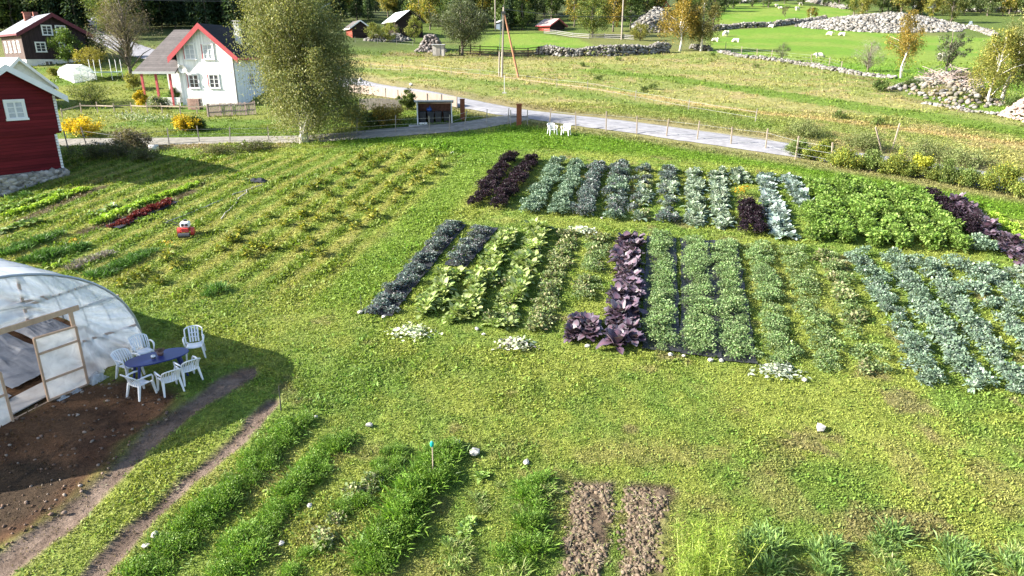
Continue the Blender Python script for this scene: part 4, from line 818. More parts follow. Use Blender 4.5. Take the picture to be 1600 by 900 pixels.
rubble([(1560, 182), (1575, 168), (1610, 160), (1660, 165), (1660, 190), (1600, 192)], 1.0, 'reddish gravel mound at the right edge below the birches', .16, 1500, 'gravel_mound', 'gravel mound', [(.36, .27, .23), (.42, .33, .29), (.30, .22, .19)])
rubble([(650, 82), (658, 77), (672, 75), (692, 76), (697, 82)], 1.9, 'dark heap of stones and roots left of the small grey shed', .33, 1100, cols=[(.16, .14, .135), (.10, .085, .08), (.22, .20, .19)])
rubble([(566, 64), (580, 60), (630, 60), (645, 64), (610, 66)], 1.1, 'pale stone heap in front of the dark barn', .33, 600)
# dead branches on the overgrown heap
m = MB()
for i in range(150):
    q = P(random.uniform(1440, 1515), random.uniform(118, 148)); a = random.uniform(0, 6.28); l_ = random.uniform(.8, 2.2)
    q = q + Vector((0, 0, random.uniform(.3, .9))); m.bar(q, q + Vector((math.cos(a) * l_, math.sin(a) * l_, random.uniform(-.3, .8))), .05)
prop(m.build('brush_pile', mat('dead branches', (.36, .29, .27), (.25, .19, .17), 5)), 'tangled heap of grey-brown dead branches on the overgrown stone heap', 'brush pile', kind='stuff')

# ------------------------------------------------------------------ building materials
white_wood = mat('white painted boards', (.86, .86, .84), (.82, .82, .80), 2, .6, .3, .05, wave=((1, 1, 0), 6.5, .15))
white_trim = mat('white paint', (.80, .80, .80), (.74, .74, .74), 3, .55, .3, .05)
red_trim = mat('coral red paint', (.46, .075, .085), (.40, .065, .075), 3, .55, .3, .05)
barn_red = mat('barn red boards', (.155, .014, .022), (.105, .010, .016), 1.5, .8, .2, .2, wave=((0, 0, 1), 5.5, .8), stretch=(.3, .3, 3))
brown_wood = mat('dark brown boards', (.045, .030, .034), (.030, .020, .023), 2, .8, .2, .2, wave=((1, 1, 0), 5, .6), stretch=(1, 1, .3))  # darker copy of the boards, with the gable's shade in its colour
sunlit_wood = mat('sunlit brown boards', (.13, .095, .088), (.085, .062, .058), 2, .85, .2, .2, wave=((1, 1, 0), 5, .6), stretch=(1, 1, .3))  # lighter copy of the boards; sun on the left wall is painted in
black_wood = mat('old dark logs', (.050, .035, .032), (.028, .02, .02), 2, .9, .1, .3, wave=((0, 0, 1), 4, .8), stretch=(.3, .3, 3))
red_wood = mat('faded red logs', (.32, .09, .06), (.20, .05, .04), 2, .9, .1, .3, wave=((0, 0, 1), 4, .8), stretch=(.3, .3, 3))
grey_wood = mat('weathered grey wood', (.34, .31, .28), (.22, .20, .18), 4, .9, .1, .4, stretch=(1, 1, .2))
new_wood = mat('pale lumber', (.52, .36, .25), (.40, .27, .19), 5, .7, .2, .2, stretch=(1, 1, .3))
tile_shaded = mat('shaded roof tiles', (.030, .031, .038), (.020, .021, .026), 3, .85, .15, .3, wave=((0, 0, 1), 4.6, 1.))  # shade of the slope turned from the sun is put into this colour
tile_brown = mat('brown grey roof tiles', (.125, .110, .108), (.088, .078, .078), 2, .7, .3, .3, wave=((0, 0, 1), 5.0, 1.))  # lighter tone holds the sunlight on the porch wing; the shed shares it
slate_m = mat('lichened slate roof', (.30, .31, .34), (.16, .165, .185), 1.2, .5, .4, .4, wave=((0, 0, 1), 1.6, .6), stretch=(1, .4, 2))
sheet_m = mat('pale metal roof', (.62, .70, .68), (.55, .62, .60), 1, .4, .5, .1, wave=((0, 1, 0), 1.2, .3))
roof_grey = mat('light grey roofing', (.55, .56, .60), (.46, .47, .50), 1.5, .6, .3, .1)
brick_m = mat('chimney brick', (.34, .15, .12), (.24, .10, .08), 12, .9, .1, .5, wave=((0, 0, 1), 9, .6))
plaster_m = mat('white plaster', (.74, .73, .70), (.62, .61, .58), 2, .9, .1, .2)
glass_m = mat('window glass', (.05, .06, .075), (.03, .035, .045), 1, .08, .6, 0)
curtain_m = mat('pale curtain', (.55, .57, .60), (.40, .42, .46), 3, .7, .2, .1)
wallstone_m = mat('foundation masonry', (.32, .30, .28), (.20, .185, .175), 3, .9, .1, .5)
metal_dk = mat('dark metal', (.05, .05, .055), (.035, .035, .04), 6, .45, .5, .1)
rust_m = mat('rusty steel', (.24, .085, .04), (.14, .05, .028), 6, .85, .2, .3)
concrete_m = mat('concrete', (.46, .44, .42), (.36, .34, .32), 3, .9, .1, .2)
zinc_m = mat('galvanised metal', (.42, .44, .45), (.34, .36, .37), 4, .4, .5, .1, metal=.5)

def window(par, face, a, z, w, h, W_=0, cols=2, rows=3, cas=white_trim, side=None, wood=white_trim, pane=glass_m, label=None):
    """face: front (y=0), left (x=0), right (x=W_); a runs along the face, z is the sill height"""
    def tr(u, v, o):                                   # along, up, outwards
        return (u, -o, v) if face == 'front' else ((-o, u, v) if face == 'left' else (W_ + o, u, v))
    def bx(mb, u0, u1, v0, v1, o0, o1):
        p, q = tr(u0, v0, o0), tr(u1, v1, o1); mb.box([min(i, j) for i, j in zip(p, q)], [max(i, j) for i, j in zip(p, q)])
    t = .11; m = MB()
    bx(m, a - t, a + w + t, z + h, z + h + t * 1.1, .002, .075); bx(m, a - t - .04, a + w + t + .04, z - t, z, .002, .10)
    bx(m, a - t, a, z, z + h, .002, .06); bx(m, a + w, a + w + t, z, z + h, .002, .06)
    wn_ = m.build('window', cas, par)
    p = MB(); bx(p, a, a + w, z, z + h, .004, .012); p.build('pane', pane, wn_)
    b = MB(); s_ = .055
    bx(b, a, a + s_, z, z + h, .013, .045); bx(b, a + w - s_, a + w, z, z + h, .013, .045); bx(b, a + s_, a + w - s_, z, z + s_, .013, .045); bx(b, a + s_, a + w - s_, z + h - s_, z + h, .013, .045)
    for i in range(1, cols): c = a + w * i / cols; bx(b, c - .045, c + .045, z + s_, z + h - s_, .013, .043)
    for j in range(1, rows): v = z + h * j / rows; bx(b, a + s_, a + w - s_, v - .02, v + .02, .013, .038)
    b.build('glazing_bar', wood, wn_)
    if side:
        r_ = MB(); bx(r_, a - t - .09, a - t - .003, z - .02, z + h + .06, .002, .07); r_.build('shutter_board', side, wn_)
    return wn_
def gable_building(root, W_, D, He, Ha, wall, roof, trim, ovf=.5, ovs=.5, th=.16, He2=None, ax=None, leftwall=None, z0=-.6, barge=.2, back=.5):
    ax = W_ / 2 if ax is None else ax; He2 = He if He2 is None else He2
    MB().prism([(0, z0), (W_, z0), (W_, He2), (ax, Ha), (0, He)], 0, D).build('wall', wall, root)
    if leftwall: MB().box((-.02, .0, z0), (-.003, D, He)).build('side_wall', leftwall, root)
    sL = (Ha - He) / ax; sR = (Ha - He2) / (W_ - ax); o = .03
    lE = (-ovs, He - sL * ovs + o); rE = (W_ + ovs, He2 - sR * ovs + o)
    rf = MB()
    rf.prism([(lE[0], lE[1]), (ax, Ha + o), (ax, Ha + o + th), (lE[0], lE[1] + th)], -ovf, D + back)
    rf.prism([(rE[0], rE[1]), (rE[0], rE[1] + th), (ax + .001, Ha + o + th), (ax + .001, Ha + o)], -ovf, D + back)
    r_ = rf.build('roof', roof, root)
    b = MB(); g = barge; y0, y1 = -ovf - .05, -ovf - .003
    b.prism([(lE[0] - .03, lE[1] - g * .4), (ax, Ha + o - g * .4), (ax, Ha + o + th + .04), (lE[0] - .03, lE[1] + th + .04)], y0, y1)
    b.prism([(rE[0] + .03, rE[1] - g * .4), (rE[0] + .03, rE[1] + th + .04), (ax + .001, Ha + o + th + .04), (ax + .001, Ha + o - g * .4)], y0, y1)
    b.build('bargeboard', trim, r_)
    f = MB(); f.box((lE[0] - .04, -ovf, lE[1] - .04), (lE[0] - .003, D + back, lE[1] + th)); f.box((rE[0] + .003, -ovf, rE[1] - .04), (rE[0] + .04, D + back, rE[1] + th)); f.build('fascia', trim, r_)
    return r_

# white house with red bargeboards
A = P(287, 165); ang = R(-4); WW = along(A, ang, 372)
hw = empty('white_house', A, ang, 'white two-storey house with coral red bargeboards and a red-posted porch on its left', 'house')
gable_building(hw, WW, 9, 5.35, 8.05, white_wood, tile_shaded, red_trim, .42, .75, .18, barge=.9)
MB().box((-.03, -.03, -.7), (WW + .03, 9.03, .32)).build('foundation', plaster_m, hw)
for a, z, hh in ((1.05, 4.75, 1.45), (3.05, 4.75, 1.4)): window(hw, 'front', a, z, 1.0, hh, side=red_trim, pane=curtain_m)
for a, z in ((1.05, 1.85), (3.28, 1.85)): window(hw, 'front', a, z, .98, 1.3, side=red_trim)
window(hw, 'right', 3.5, 2.0, 1.0, 1.2, W_=WW); window(hw, 'right', 3.5, 4.4, 1.0, .8, W_=WW, rows=2)
d_ = MB()
for r0, r1, y in ((.0, .42, 0), ):
    n = 18; v = [(0, -.30, 0)] + [(math.cos(2*math.pi*i/n) * .42, -.38 , math.sin(2*math.pi*i/n) * .42) for i in range(n)]
    d_.add(v, [(0, 1 + i, 1 + (i+1) % n) for i in range(n)]); d_.add([(x, y_ + .02, z) for x, y_, z in v], [(0, 1 + i, 1 + (i+1) % n) for i in range(n)])
d_.bar((0, -.3, 0), (0, 0, 0), .05); d_.bar((0, -.36, -.3), (0, -.75, .0), .03)
d_.build('satellite_dish', zinc_m, hw, loc=(.62, 0, 3.75))
MB().tube([(WW + .09, -.1, -.2), (WW + .09, -.1, 4.8), (WW + .6, -.3, 5.0)], .05).build('downpipe', metal_dk, hw)
ch = MB(); ch.box((WW - 1.1, 3.6, 6.3), (WW - .55, 4.15, 8.3)); ch.box((WW - 1.17, 3.53, 8.3), (WW - .48, 4.22, 8.38)); ch.box((WW - 1.2, 3.5, 8.62), (WW - .45, 4.25, 8.67))
for x in (WW - 1.08, WW - .62):
    for y in (3.62, 4.08): ch.box((x, y, 8.38), (x + .05, y + .05, 8.62))
ch.build('chimney', plaster_m, hw)
# porch wing on the left: pitched roof facing the camera
RL, RR_ = -4.0, -.02
pr = MB(); e0, e1, r1 = (-4.7, -.6, 3.3), (-.02, -.6, 3.3), (-.02, 5.6, 7.7)
v = [e0, e1, r1, (-2.9, 5.6, 7.7)]; pr.add(v + [(x, y, z + .16) for x, y, z in v], [(0, 3, 2, 1), (4, 5, 6, 7), (0, 1, 5, 4), (1, 2, 6, 5), (2, 3, 7, 6), (3, 0, 4, 7)])
prr = pr.build('porch_roof', tile_brown, hw); MB().box((-4.75, -.66, 3.26), (-.05, -.603, 3.5)).build('gutter', zinc_m, prr)
for x in (-4.1, -2.55, -1.0): MB().box((x, -.35, -.3), (x + .2, -.15, 3.35)).build('porch_post', red_trim, hw)
pw = MB(); pw.box((-2.6, 2.2, -.4), (-.02, 5.5, 4.6)); pw.build('porch_wall', white_wood, hw)
MB().box((-1.9, 2.12, .0), (-1.05, 2.18, 2.1)).build('front_door', white_trim, hw); window(hw, 'front', -1.75, 1.35, .5, .5, cols=1, rows=1) if False else None
rl = MB(); rl.box((-4.0, -.3, .75), (-.1, -.24, .85)); 
for k in range(31): x = -3.9 + k * .122; rl.box((x, -.29, .0), (x + .07, -.25, .74))
rl.build('porch_railing', white_trim, hw); MB().box((-4.3, -.5, -.5), (-.04, 2.2, -.02)).build('porch_floor', grey_wood, hw)
# pallets by the wall
q = P(306, 171); o = empty('pallet_stack', q, ang, 'stack of brown wooden pallets against the white house front', 'pallet stack')
for k in range(8):
    m = MB(); z = k * .135
    for j in range(6): m.box((-.6 + j * .21, -.4, z + .1), (-.44 + j * .21, .4, z + .125))
    for j in range(3): m.box((-.6, -.4 + j * .36, z + .02), (.61, -.32 + j * .36, z + .095))
    m.build('pallet', mat('pallet wood', (.42, .27, .22), (.30, .19, .16), 6), o)

# dark brown house with slate roof
A = P(43, 104); ang = R(45); WW = along((A[0], A[1], A[2] + 3), ang, 138)
hd = empty('dark_house', A, ang, 'dark brown two-storey house with grey slate roof and brick chimney, top left', 'house')
gable_building(hd, WW, 13, 4.35, 6.7, brown_wood, slate_m, mat('maroon paint', (.13, .025, .035), (.10, .02, .03), 3, .6), .7, .6, .22, barge=.7, leftwall=sunlit_wood, z0=.95)
MB().box((.0, .0, -.9), (WW - .02, 12.98, .94)).build('foundation', plaster_m, hd)
f = WW / 7.7
for a, z in ((2.55 * f, 4.15), (4.15 * f, 4.15), (1.45 * f, 1.95), (4.2 * f, 1.95)): window(hd, 'front', a, z, 1.05 * f, 1.15, side=None)
window(hd, 'front', 2.1 * f, .1, .9 * f, .6, rows=1)
for a in (2.0, 4.6, 7.4, 10.2): window(hd, 'left', a, 1.9, 1.1, 1.35, side=None)
ch = MB(); ch.box((2.6, 8.6, 5.2), (3.5, 9.3, 7.3)); ch.box((2.5, 8.5, 7.3), (3.6, 9.4, 7.42)); ch.build('chimney', brick_m, hd)
ch = MB(); ch.box((3.9, 9.2, 5.2), (4.5, 9.8, 7.5)); ch.build('chimney', brick_m, hd)

# red barn, left edge
Bo = Vector((-26.9, 41.6, 2.7)); ang = R(55.2); d = Vector((math.cos(ang), math.sin(ang), 0)); WB = 4.6
A = Bo - d * WB
hb_ = empty('red_barn', A, ang, 'dark red timber barn on a stone foundation, cut by the left edge', 'barn')
gable_building(hb_, WB, 12, 4.3, 5.78, barn_red, roof_grey, white_trim, .45, .5, .15, barge=.45, z0=2.08)
MB().box((.3, .06, 0), (WB - .28, 8.9, 2.09)).build('lower_wall', barn_red, hb_)
st = MB(); st.box((.2, -.02, -1.6), (WB - .15, 8.9, 0)); st.build('foundation', wallstone_m, hb_)
n = 420; cen = np.stack([rng.uniform(.2, WB - .1, n), np.full(n, -.05), rng.uniform(-1.5, -.12, n)], 1); v, f_, c_ = stones(cen, rng.uniform(.12, .26, n), [(.34, .31, .28), (.24, .22, .20), (.42, .38, .34)]); v[:, 1] = (v[:, 1] + .05) * .5 - .05
link('foundation_stone', npmesh('foundation_stone', v, f_, c_, STONE_M), hb_)
n = 300; cen = np.stack([np.full(n, WB - .12), rng.uniform(.0, 8.8, n), rng.uniform(-1.5, -.12, n)], 1); v, f_, c_ = stones(cen, rng.uniform(.12, .26, n), [(.34, .31, .28), (.24, .22, .20)])
link('foundation_stone', npmesh('foundation_stone', v, f_, c_, STONE_M), hb_)
window(hb_, 'front', WB - 2.55, 3.06, .84, .92, cols=2, rows=3, pane=curtain_m)
cb = MB()
for k in range(13): z = 2.2 + k * .158; cb.box((WB - .10, -.05, z), (WB + .03, -.003, z + .13))
for k in range(12): z = .03 + k * .168; cb.box((WB - .38, .0, z), (WB - .25, .055, z + .14))
cb.build('corner_board', white_trim, hb_)
# two pale roofed buildings behind the barn
ang = R(48); Bq = P(90, 168); WG = 5.2; A = Bq - Vector((math.cos(ang), math.sin(ang), 0)) * WG; Mq = (A + Bq) / 2
hs = empty('garage', A, ang, 'white garage with light grey roof showing above the red barn', 'garage')
gable_building(hs, WG, 7, zat(Bq, 133) - .1, zat(Mq, 93), plaster_m, roof_grey, white_trim, .35, .3, .18, barge=.35)

# greenhouse
A = P(116, 129); ang = R(8); gh = empty('greenhouse', A, ang, 'small white arched greenhouse on the lawn below the dark house', 'greenhouse')
def film(name, a=.55, col=(.8, .84, .86), rough=.25, wr=2., wrs=.4, stretch=(1, 1, 1)):
    m, n, b = principled(name, rough, .5); N = n.nodes; L = n.links; b.inputs['Base Color'].default_value = (*col, 1)
    tp = N.new('ShaderNodeBsdfTransparent'); tl = N.new('ShaderNodeBsdfTranslucent'); tl.inputs[0].default_value = (*col, 1)
    m1 = N.new('ShaderNodeMixShader'); m1.inputs[0].default_value = .38; L.new(b.outputs[0], m1.inputs[1]); L.new(tl.outputs[0], m1.inputs[2])
    tc = N.new('ShaderNodeTexCoord'); mp = N.new('ShaderNodeMapping'); mp.inputs['Scale'].default_value = stretch; no = N.new('ShaderNodeTexNoise'); no.inputs['Scale'].default_value = wr; no.inputs['Detail'].default_value = 4; no.inputs['Distortion'].default_value = .8
    L.new(tc.outputs['Object'], mp.inputs[0]); L.new(mp.outputs[0], no.inputs[0])
    bp = N.new('ShaderNodeBump'); bp.inputs['Strength'].default_value = wrs; bp.inputs['Distance'].default_value = .12; L.new(no.outputs[0], bp.inputs['Height']); L.new(bp.outputs[0], b.inputs['Normal']); L.new(bp.outputs[0], tl.inputs['Normal'])
    mr = N.new('ShaderNodeMapRange'); mr.inputs[1].default_value = .35; mr.inputs[2].default_value = .65; mr.inputs[3].default_value = a - .13; mr.inputs[4].default_value = min(1, a + .13); L.new(no.outputs[0], mr.inputs[0])
    m2 = N.new('ShaderNodeMixShader'); L.new(mr.outputs[0], m2.inputs[0]); L.new(tp.outputs[0], m2.inputs[1]); L.new(m1.outputs[0], m2.inputs[2]); L.new(m2.outputs[0], n.nodes['Material Output'].inputs['Surface'])
    return m
gfilm = film('greenhouse panel', .55)
prof = [(0, 0), (0, 1.25), (.35, 1.75), (1.2, 2.15), (2.05, 1.75), (2.4, 1.25), (2.4, 0)]
GL = 5.2
m = MB()
for (x0, z0), (x1, z1) in zip(prof, prof[1:]): m.add([(x0, 0, z0), (x1, 0, z1), (x1, GL, z1), (x0, GL, z0)], [(0, 1, 2, 3)])
gh.rotation_euler = (0, 0, R(50)); gh.location = P(117, 130)
m.build('panel', gfilm, gh); m = MB(); m.add([(x, 0, z) for x, z in prof], [tuple(range(7))]); m.add([(x, GL, z) for x, z in prof], [tuple(range(7))]); m.build('end_panel', gfilm, gh)
m = MB()
for k in range(8):
    y = GL * k / 7
    for a, b in zip(prof, prof[1:]): m.bar((a[0], y, a[1]), (b[0], y, b[1]), .04)
for x, z in prof: m.bar((x, 0, z), (x, GL, z), .04)
m.bar((0, 0, .6), (0, GL, .6), .04); m.bar((.8, 0, 0), (.8, 0, 1.95), .05); m.bar((1.6, 0, 0), (1.6, 0, 1.95), .05); m.bar((0, 0, .7), (2.4, 0, .7), .04)
m.build('frame', white_trim, gh); MB().box((-.06, -.05, -.3), (2.46, GL + .05, .12)).build('base', plaster_m, gh)

# trampoline
q = P(168, 123); tr_ = empty('trampoline', q, 0, 'round trampoline with pale net poles beside the small greenhouse', 'trampoline')
m = MB()
for k in range(28): a = k / 28 * 2 * math.pi; b = (k+1) / 28 * 2 * math.pi; m.bar((1.7 * math.cos(a), 1.7 * math.sin(a), .8), (1.7 * math.cos(b), 1.7 * math.sin(b), .8), .09)
m.build('rim', mat('trampoline pad', (.35, .50, .48), None, 3, .6), tr_)
m = MB(); n = 28; m.add([(0, 0, .78)] + [(1.62 * math.cos(k/n*2*math.pi), 1.62 * math.sin(k/n*2*math.pi), .78) for k in range(n)], [(0, 1 + k, 1 + (k+1) % n) for k in range(n)]); m.build('mat', metal_dk, tr_)
for k in range(6): a = k / 6 * 2 * math.pi + .3; MB().tube([(1.75 * math.cos(a), 1.75 * math.sin(a), -.1), (1.75 * math.cos(a), 1.75 * math.sin(a), 2.3)], .035, 6).build('pole', white_trim, tr_)

# waste shelter with bins
A = P(652, 196); Bq = P(707, 193.5); ang = math.atan2(Bq.y - A.y, Bq.x - A.x); WS = (Bq - A).length; AZ = A
sh = empty('waste_shelter', A, ang, 'open-fronted grey waste shelter with dark bins at the road junction', 'shelter')
sm_ = mat('pale shelter paint', (.62, .64, .66), (.56, .58, .60), 3, .7)
for x in (0, WS - .08): 
    m = MB(); m.add([(x, 0, -.1), (x + .08, 0, -.1), (x + .08, 1.5, -.1), (x, 1.5, -.1), (x, 0, 1.72), (x + .08, 0, 1.72), (x + .08, 1.5, 1.5), (x, 1.5, 1.5)], [(0, 3, 2, 1), (4, 5, 6, 7), (0, 1, 5, 4), (1, 2, 6, 5), (2, 3, 7, 6), (3, 0, 4, 7)]); m.build('side_wall', sm_, sh)
MB().box((.08, 1.45, -.1), (WS - .08, 1.5, 1.5)).build('back_wall', mat('reddish boards', (.26, .13, .10), (.15, .07, .055), 4, .85, wave=((0, 0, 1), 7, .6)), sh)
m = MB(); m.add([(-.15, -.22, 1.73), (WS + .12, -.22, 1.73), (WS + .12, 1.65, 1.50), (-.15, 1.65, 1.50), (-.15, -.22, 1.83), (WS + .12, -.22, 1.83), (WS + .12, 1.65, 1.6), (-.15, 1.65, 1.6)], [(0, 3, 2, 1), (4, 5, 6, 7), (0, 1, 5, 4), (1, 2, 6, 5), (2, 3, 7, 6), (3, 0, 4, 7)]); m.build('roof', roof_grey, sh)
MB().box((-.6, -.6, -.2), (WS + .1, 1.5, .03)).build('floor_slab', concrete_m, sh)
bin_m = mat('dark bin plastic', (.035, .037, .045), (.025, .027, .032), 3, .45, .4, .05); blue_m = mat('blue plastic', (.03, .10, .42), (.02, .07, .32), 3, .4, .5, .1)
ML = Matrix.Translation(A) @ Matrix.Rotation(ang, 4, 'Z')
def wbin(x, y, label, first=[None]):
    if first[0] is None:
        r_ = empty('waste_bin', (0, 0, 0)); m = MB(); m.add([(-.20, -.22, .08), (.20, -.22, .08), (.20, .22, .08), (-.20, .22, .08), (-.25, -.28, .85), (.25, -.28, .85), (.25, .28, .85), (-.25, .28, .85)], [(0, 3, 2, 1), (4, 5, 6, 7), (0, 1, 5, 4), (1, 2, 6, 5), (2, 3, 7, 6), (3, 0, 4, 7)]); m.build('body', bin_m, r_, bevel=.015)
        m = MB(); m.add([(-.27, -.31, .855), (.27, -.31, .855), (.27, .31, .855), (-.27, .31, .855), (-.24, -.27, .92), (.24, -.27, .92), (.24, .28, .95), (-.24, .28, .95)], [(0, 3, 2, 1), (4, 5, 6, 7), (0, 1, 5, 4), (1, 2, 6, 5), (2, 3, 7, 6), (3, 0, 4, 7)]); m.build('lid', metal_dk, r_, bevel=.01)
        for s_ in (-1, 1): MB().tube([(s_ * .2, .24, .1), (s_ * .26, .24, .1)], .1, 12).build('wheel', metal_dk, r_)
        MB().bar((-.2, .33, .85), (.2, .33, .85), .03).build('handle', metal_dk, r_); first[0] = r_; r = r_
    else: r = copy_tree(first[0])
    w_ = ML @ Vector((x, y, .03)); r.location = w_; r.rotation_euler = (0, 0, ang + random.uniform(-.08, .08)); prop(r, label, 'waste bin', 'bins in the waste shelter'); return r
bl = ['leftmost dark wheeled bin in the waste shelter, behind the white plank', 'second dark wheeled bin from the left in the waste shelter, under the blue bag', 'middle dark wheeled bin in the waste shelter', 'rightmost dark wheeled bin in the waste shelter']
for i, x in enumerate((.42, 1.0, 1.58, 2.2)): wbin(x, .75, bl[i])
m = MB(); m.ell((0, 0, .14), (.22, .2, .16)); m.ell((.05, 0, .3), (.06, .06, .1)); o = m.build('plastic_bag', blue_m, None, True, loc=ML @ Vector((.9, .78, .96))); prop(o, 'blue bag lying on a dark bin in the waste shelter', 'bag')
o = MB().box((-.3, -.03, 0), (.3, .06, .16)).build('white_plank', white_trim, None, loc=ML @ Vector((.45, .12, .035))); o.rotation_euler = (0, 0, ang); prop(o, 'low white plank on the ground inside the left end of the waste shelter', 'plank')

# rusty gate pillars
def pillar(px, py, w, label, side):
    q = P(px, py); r = empty('gate_pillar', q, R(4), label, 'gate pillar')
    MB().box((-w/2, -.15, -.2), (w/2, .15, 1.5)).build('post', rust_m, r, bevel=.01)
    MB().box((-w/2 - .03, -.18, 1.503), (w/2 + .03, .18, 1.54)).build('cap', rust_m, r)
    if side:
        for s_ in (-1, 1):
            MB().box((s_ * .62 - .03, -.03, -.2), (s_ * .62 + .03, .03, 1.1)).build('side_post', grey_wood, r)
            MB().bar((s_ * .18, 0, .62), (s_ * .62, 0, .62), .06).build('bracket', metal_dk, r)
pillar(811, 196, .36, 'rusty square steel pillar with side brackets at the field corner by the junction', True)
pillar(723, 187, .36, 'plain rusty square steel pillar right of the waste shelter', False)

# far barns and huts
def far_building(px, py, ang_, W_, D, He, Ha, wall, roof, trim, name, label, cat, lw=None, px1=None, **k):
    p = P(px, py); r = empty(name, p, R(ang_), label, cat)
    if px1: W_ = along(p, R(ang_), px1)
    return r, gable_building(r, W_, D, He, Ha, wall, roof, trim, leftwall=lw, z0=-1.5, **k)
fb, _ = far_building(622, 58, 26, 5, 9.5, 3.1, 5.0, black_wood, sheet_m, black_wood, 'dark_barn', 'dark timber barn with pale metal roof below the forest', 'barn', px1=661, barge=.2, ovf=.6)
fs, _ = far_building(551, 59, 24, 3.6, 6, 1.9, 3.0, black_wood, tile_brown, white_trim, 'brown_shed', 'small brown shed with white-edged gable left of the dark barn', 'shed', lw=red_wood, px1=577, barge=.15, ovf=.4)
fh, _ = far_building(859, 49, 52, 3.6, 3.2, 1.3, 2.6, black_wood, mat('rusted metal roof', (.50, .42, .40), (.36, .24, .20), 1.2, .6), red_trim, 'red_hut', 'small faded red hut with rusty metal roof on the far slope', 'hut', lw=red_wood, px1=882, barge=.25)
q = P(686, 87); r = empty('grey_shed', q, 0, 'tiny pale grey wooden shed at the edge of the stone wall field', 'shed')
MB().box((-.9, -.7, -.3), (.9, .7, 1.55)).build('wall', mat('pale grey boards', (.42, .40, .37), (.32, .30, .28), 3, .85, wave=((1, 0, 0), 5, .6)), r); MB().box((-1.05, -.9, 1.553), (1.05, .9, 1.68)).build('roof', roof_grey, r)
MB().box((-.35, -.74, -.1), (.25, -.703, 1.35)).build('door', grey_wood, r)
q = P(782, 47); r = empty('blue_shed', q, R(20), 'dark blue-grey shed half hidden behind the utility pole', 'shed')
gable_building(r, 2.6, 3, 1.7, 2.3, mat('blue grey boards', (.08, .11, .15), (.06, .08, .11), 3, .8), roof_grey, metal_dk, .2, .3, .1)
# blue tarpaulin heap behind the white house roof
q = P(325, 34); m = MB()
m.add([(-2.6, -1, 0), (2.6, -1, 0), (2.6, 1, 0), (-2.6, 1, 0), (-1.6, -.3, 1.1), (1.1, -.2, 1.5), (1.3, .4, 1.4), (-1.5, .3, 1.2)], [(4, 5, 6, 7), (0, 1, 5, 4), (1, 2, 6, 5), (2, 3, 7, 6), (3, 0, 4, 7)])
prop(m.build('tarpaulin', mat('pale blue tarp', (.22, .42, .68), (.16, .32, .55), 2, .5, .4, .3), None, loc=q), 'pale blue tarpaulin heap behind the ridge of the white house', 'tarpaulin')

# ------------------------------------------------------------------ poles and wires
pole_m = mat('pole wood', (.34, .30, .26), (.24, .21, .18), 5, .85, .1, .4, stretch=(1, 1, .15)); pole_r = mat('reddish pole wood', (.40, .20, .12), (.30, .15, .09), 5, .85, .1, .4, stretch=(1, 1, .15))
q = P(784, 121); up = empty('utility_pole', q, 0, 'grey utility pole braced by a slanting reddish strut in the hay field', 'utility pole')
MB().tube([(0, 0, -.4), (.25, 0, 7.7)], [.15, .10]).build('pole', pole_m, up)
MB().tube([(2.05, -.2, -.4), (.36, 0, 6.9)], [.13, .09]).build('strut', pole_r, up)
MB().tube([(-.35, .1, -.2), (-.25, .1, 2.9)], [.09, .08]).build('stub_post', pole_m, up)
MB().bar((-.25, -.1, 3.0), (.02, -.1, 7.2), .06).build('cable_guard', mat('green grey steel', (.14, .22, .22), None, 4, .5), up)
m = MB(); m.box((.0, -.3, 7.0), (.45, .1, 7.25)); m.tube([(.25, 0, 7.5), (.25, 0, 7.95)], .06); m.bar((.25, 0, 6.8), (.75, 0, 6.85), .06); m.build('fitting', metal_dk, up)
def wire(name, a, b, sag, r_, label, n=16):
    a, b = Vector(a), Vector(b); prop(MB().tube([a.lerp(b, i / n) - Vector((0, 0, sag * 4 * (i/n) * (1 - i/n))) for i in range(n + 1)], r_, 5).build(name, metal_dk), label, 'wire')
tops = q + Vector((.25, 0, 7.5))
q2 = P(971, 62); tp = empty('line_pole', q2, 0, 'tall thin grey pole among the trees, right of the red hut', 'utility pole'); MB().tube([(0, 0, -.3), (0, 0, 11.5)], [.16, .11]).build('pole', pole_m, tp); MB().bar((-.6, 0, 11.2), (.6, 0, 11.2), .1).build('crossarm', pole_m, tp)
q3 = P(774, 47); tp3 = empty('line_pole', q3, 0, 'tall thin pale pole directly behind the braced utility pole', 'utility pole'); MB().tube([(0, 0, -.3), (0, 0, 10.5)], [.16, .11]).build('pole', pole_m, tp3); MB().bar((-.6, 0, 10.2), (.6, 0, 10.2), .1).build('crossarm', pole_m, tp3)
wire('overhead_wire', tops, q2 + Vector((0, -30, 3.0)), .6, .035, 'overhead wire running from the braced pole towards the red hut')
wire('overhead_wire', q3 + Vector((0, 0, 8.6)), (-70, 130, q3.z + 3.8), 1.2, .04, 'overhead wire crossing in front of the forest to the left')
q = P(788, 146); o = empty('small_stake', q, 0, 'thin pale stake with a white foot on the bank below the utility pole', 'stake'); MB().bar((0, 0, -.1), (0, 0, 1.7), .05).build('pole', white_trim, o); MB().box((-.2, -.15, -.05), (.2, .15, .12)).build('foot', concrete_m, o)
wire('span_wire', (23, 60, hz(23, 60) + 3.6), (75, 92, hz(75, 92) + .2), .3, .03, 'dark wire spanning low in front of the sheep pasture') if False else None

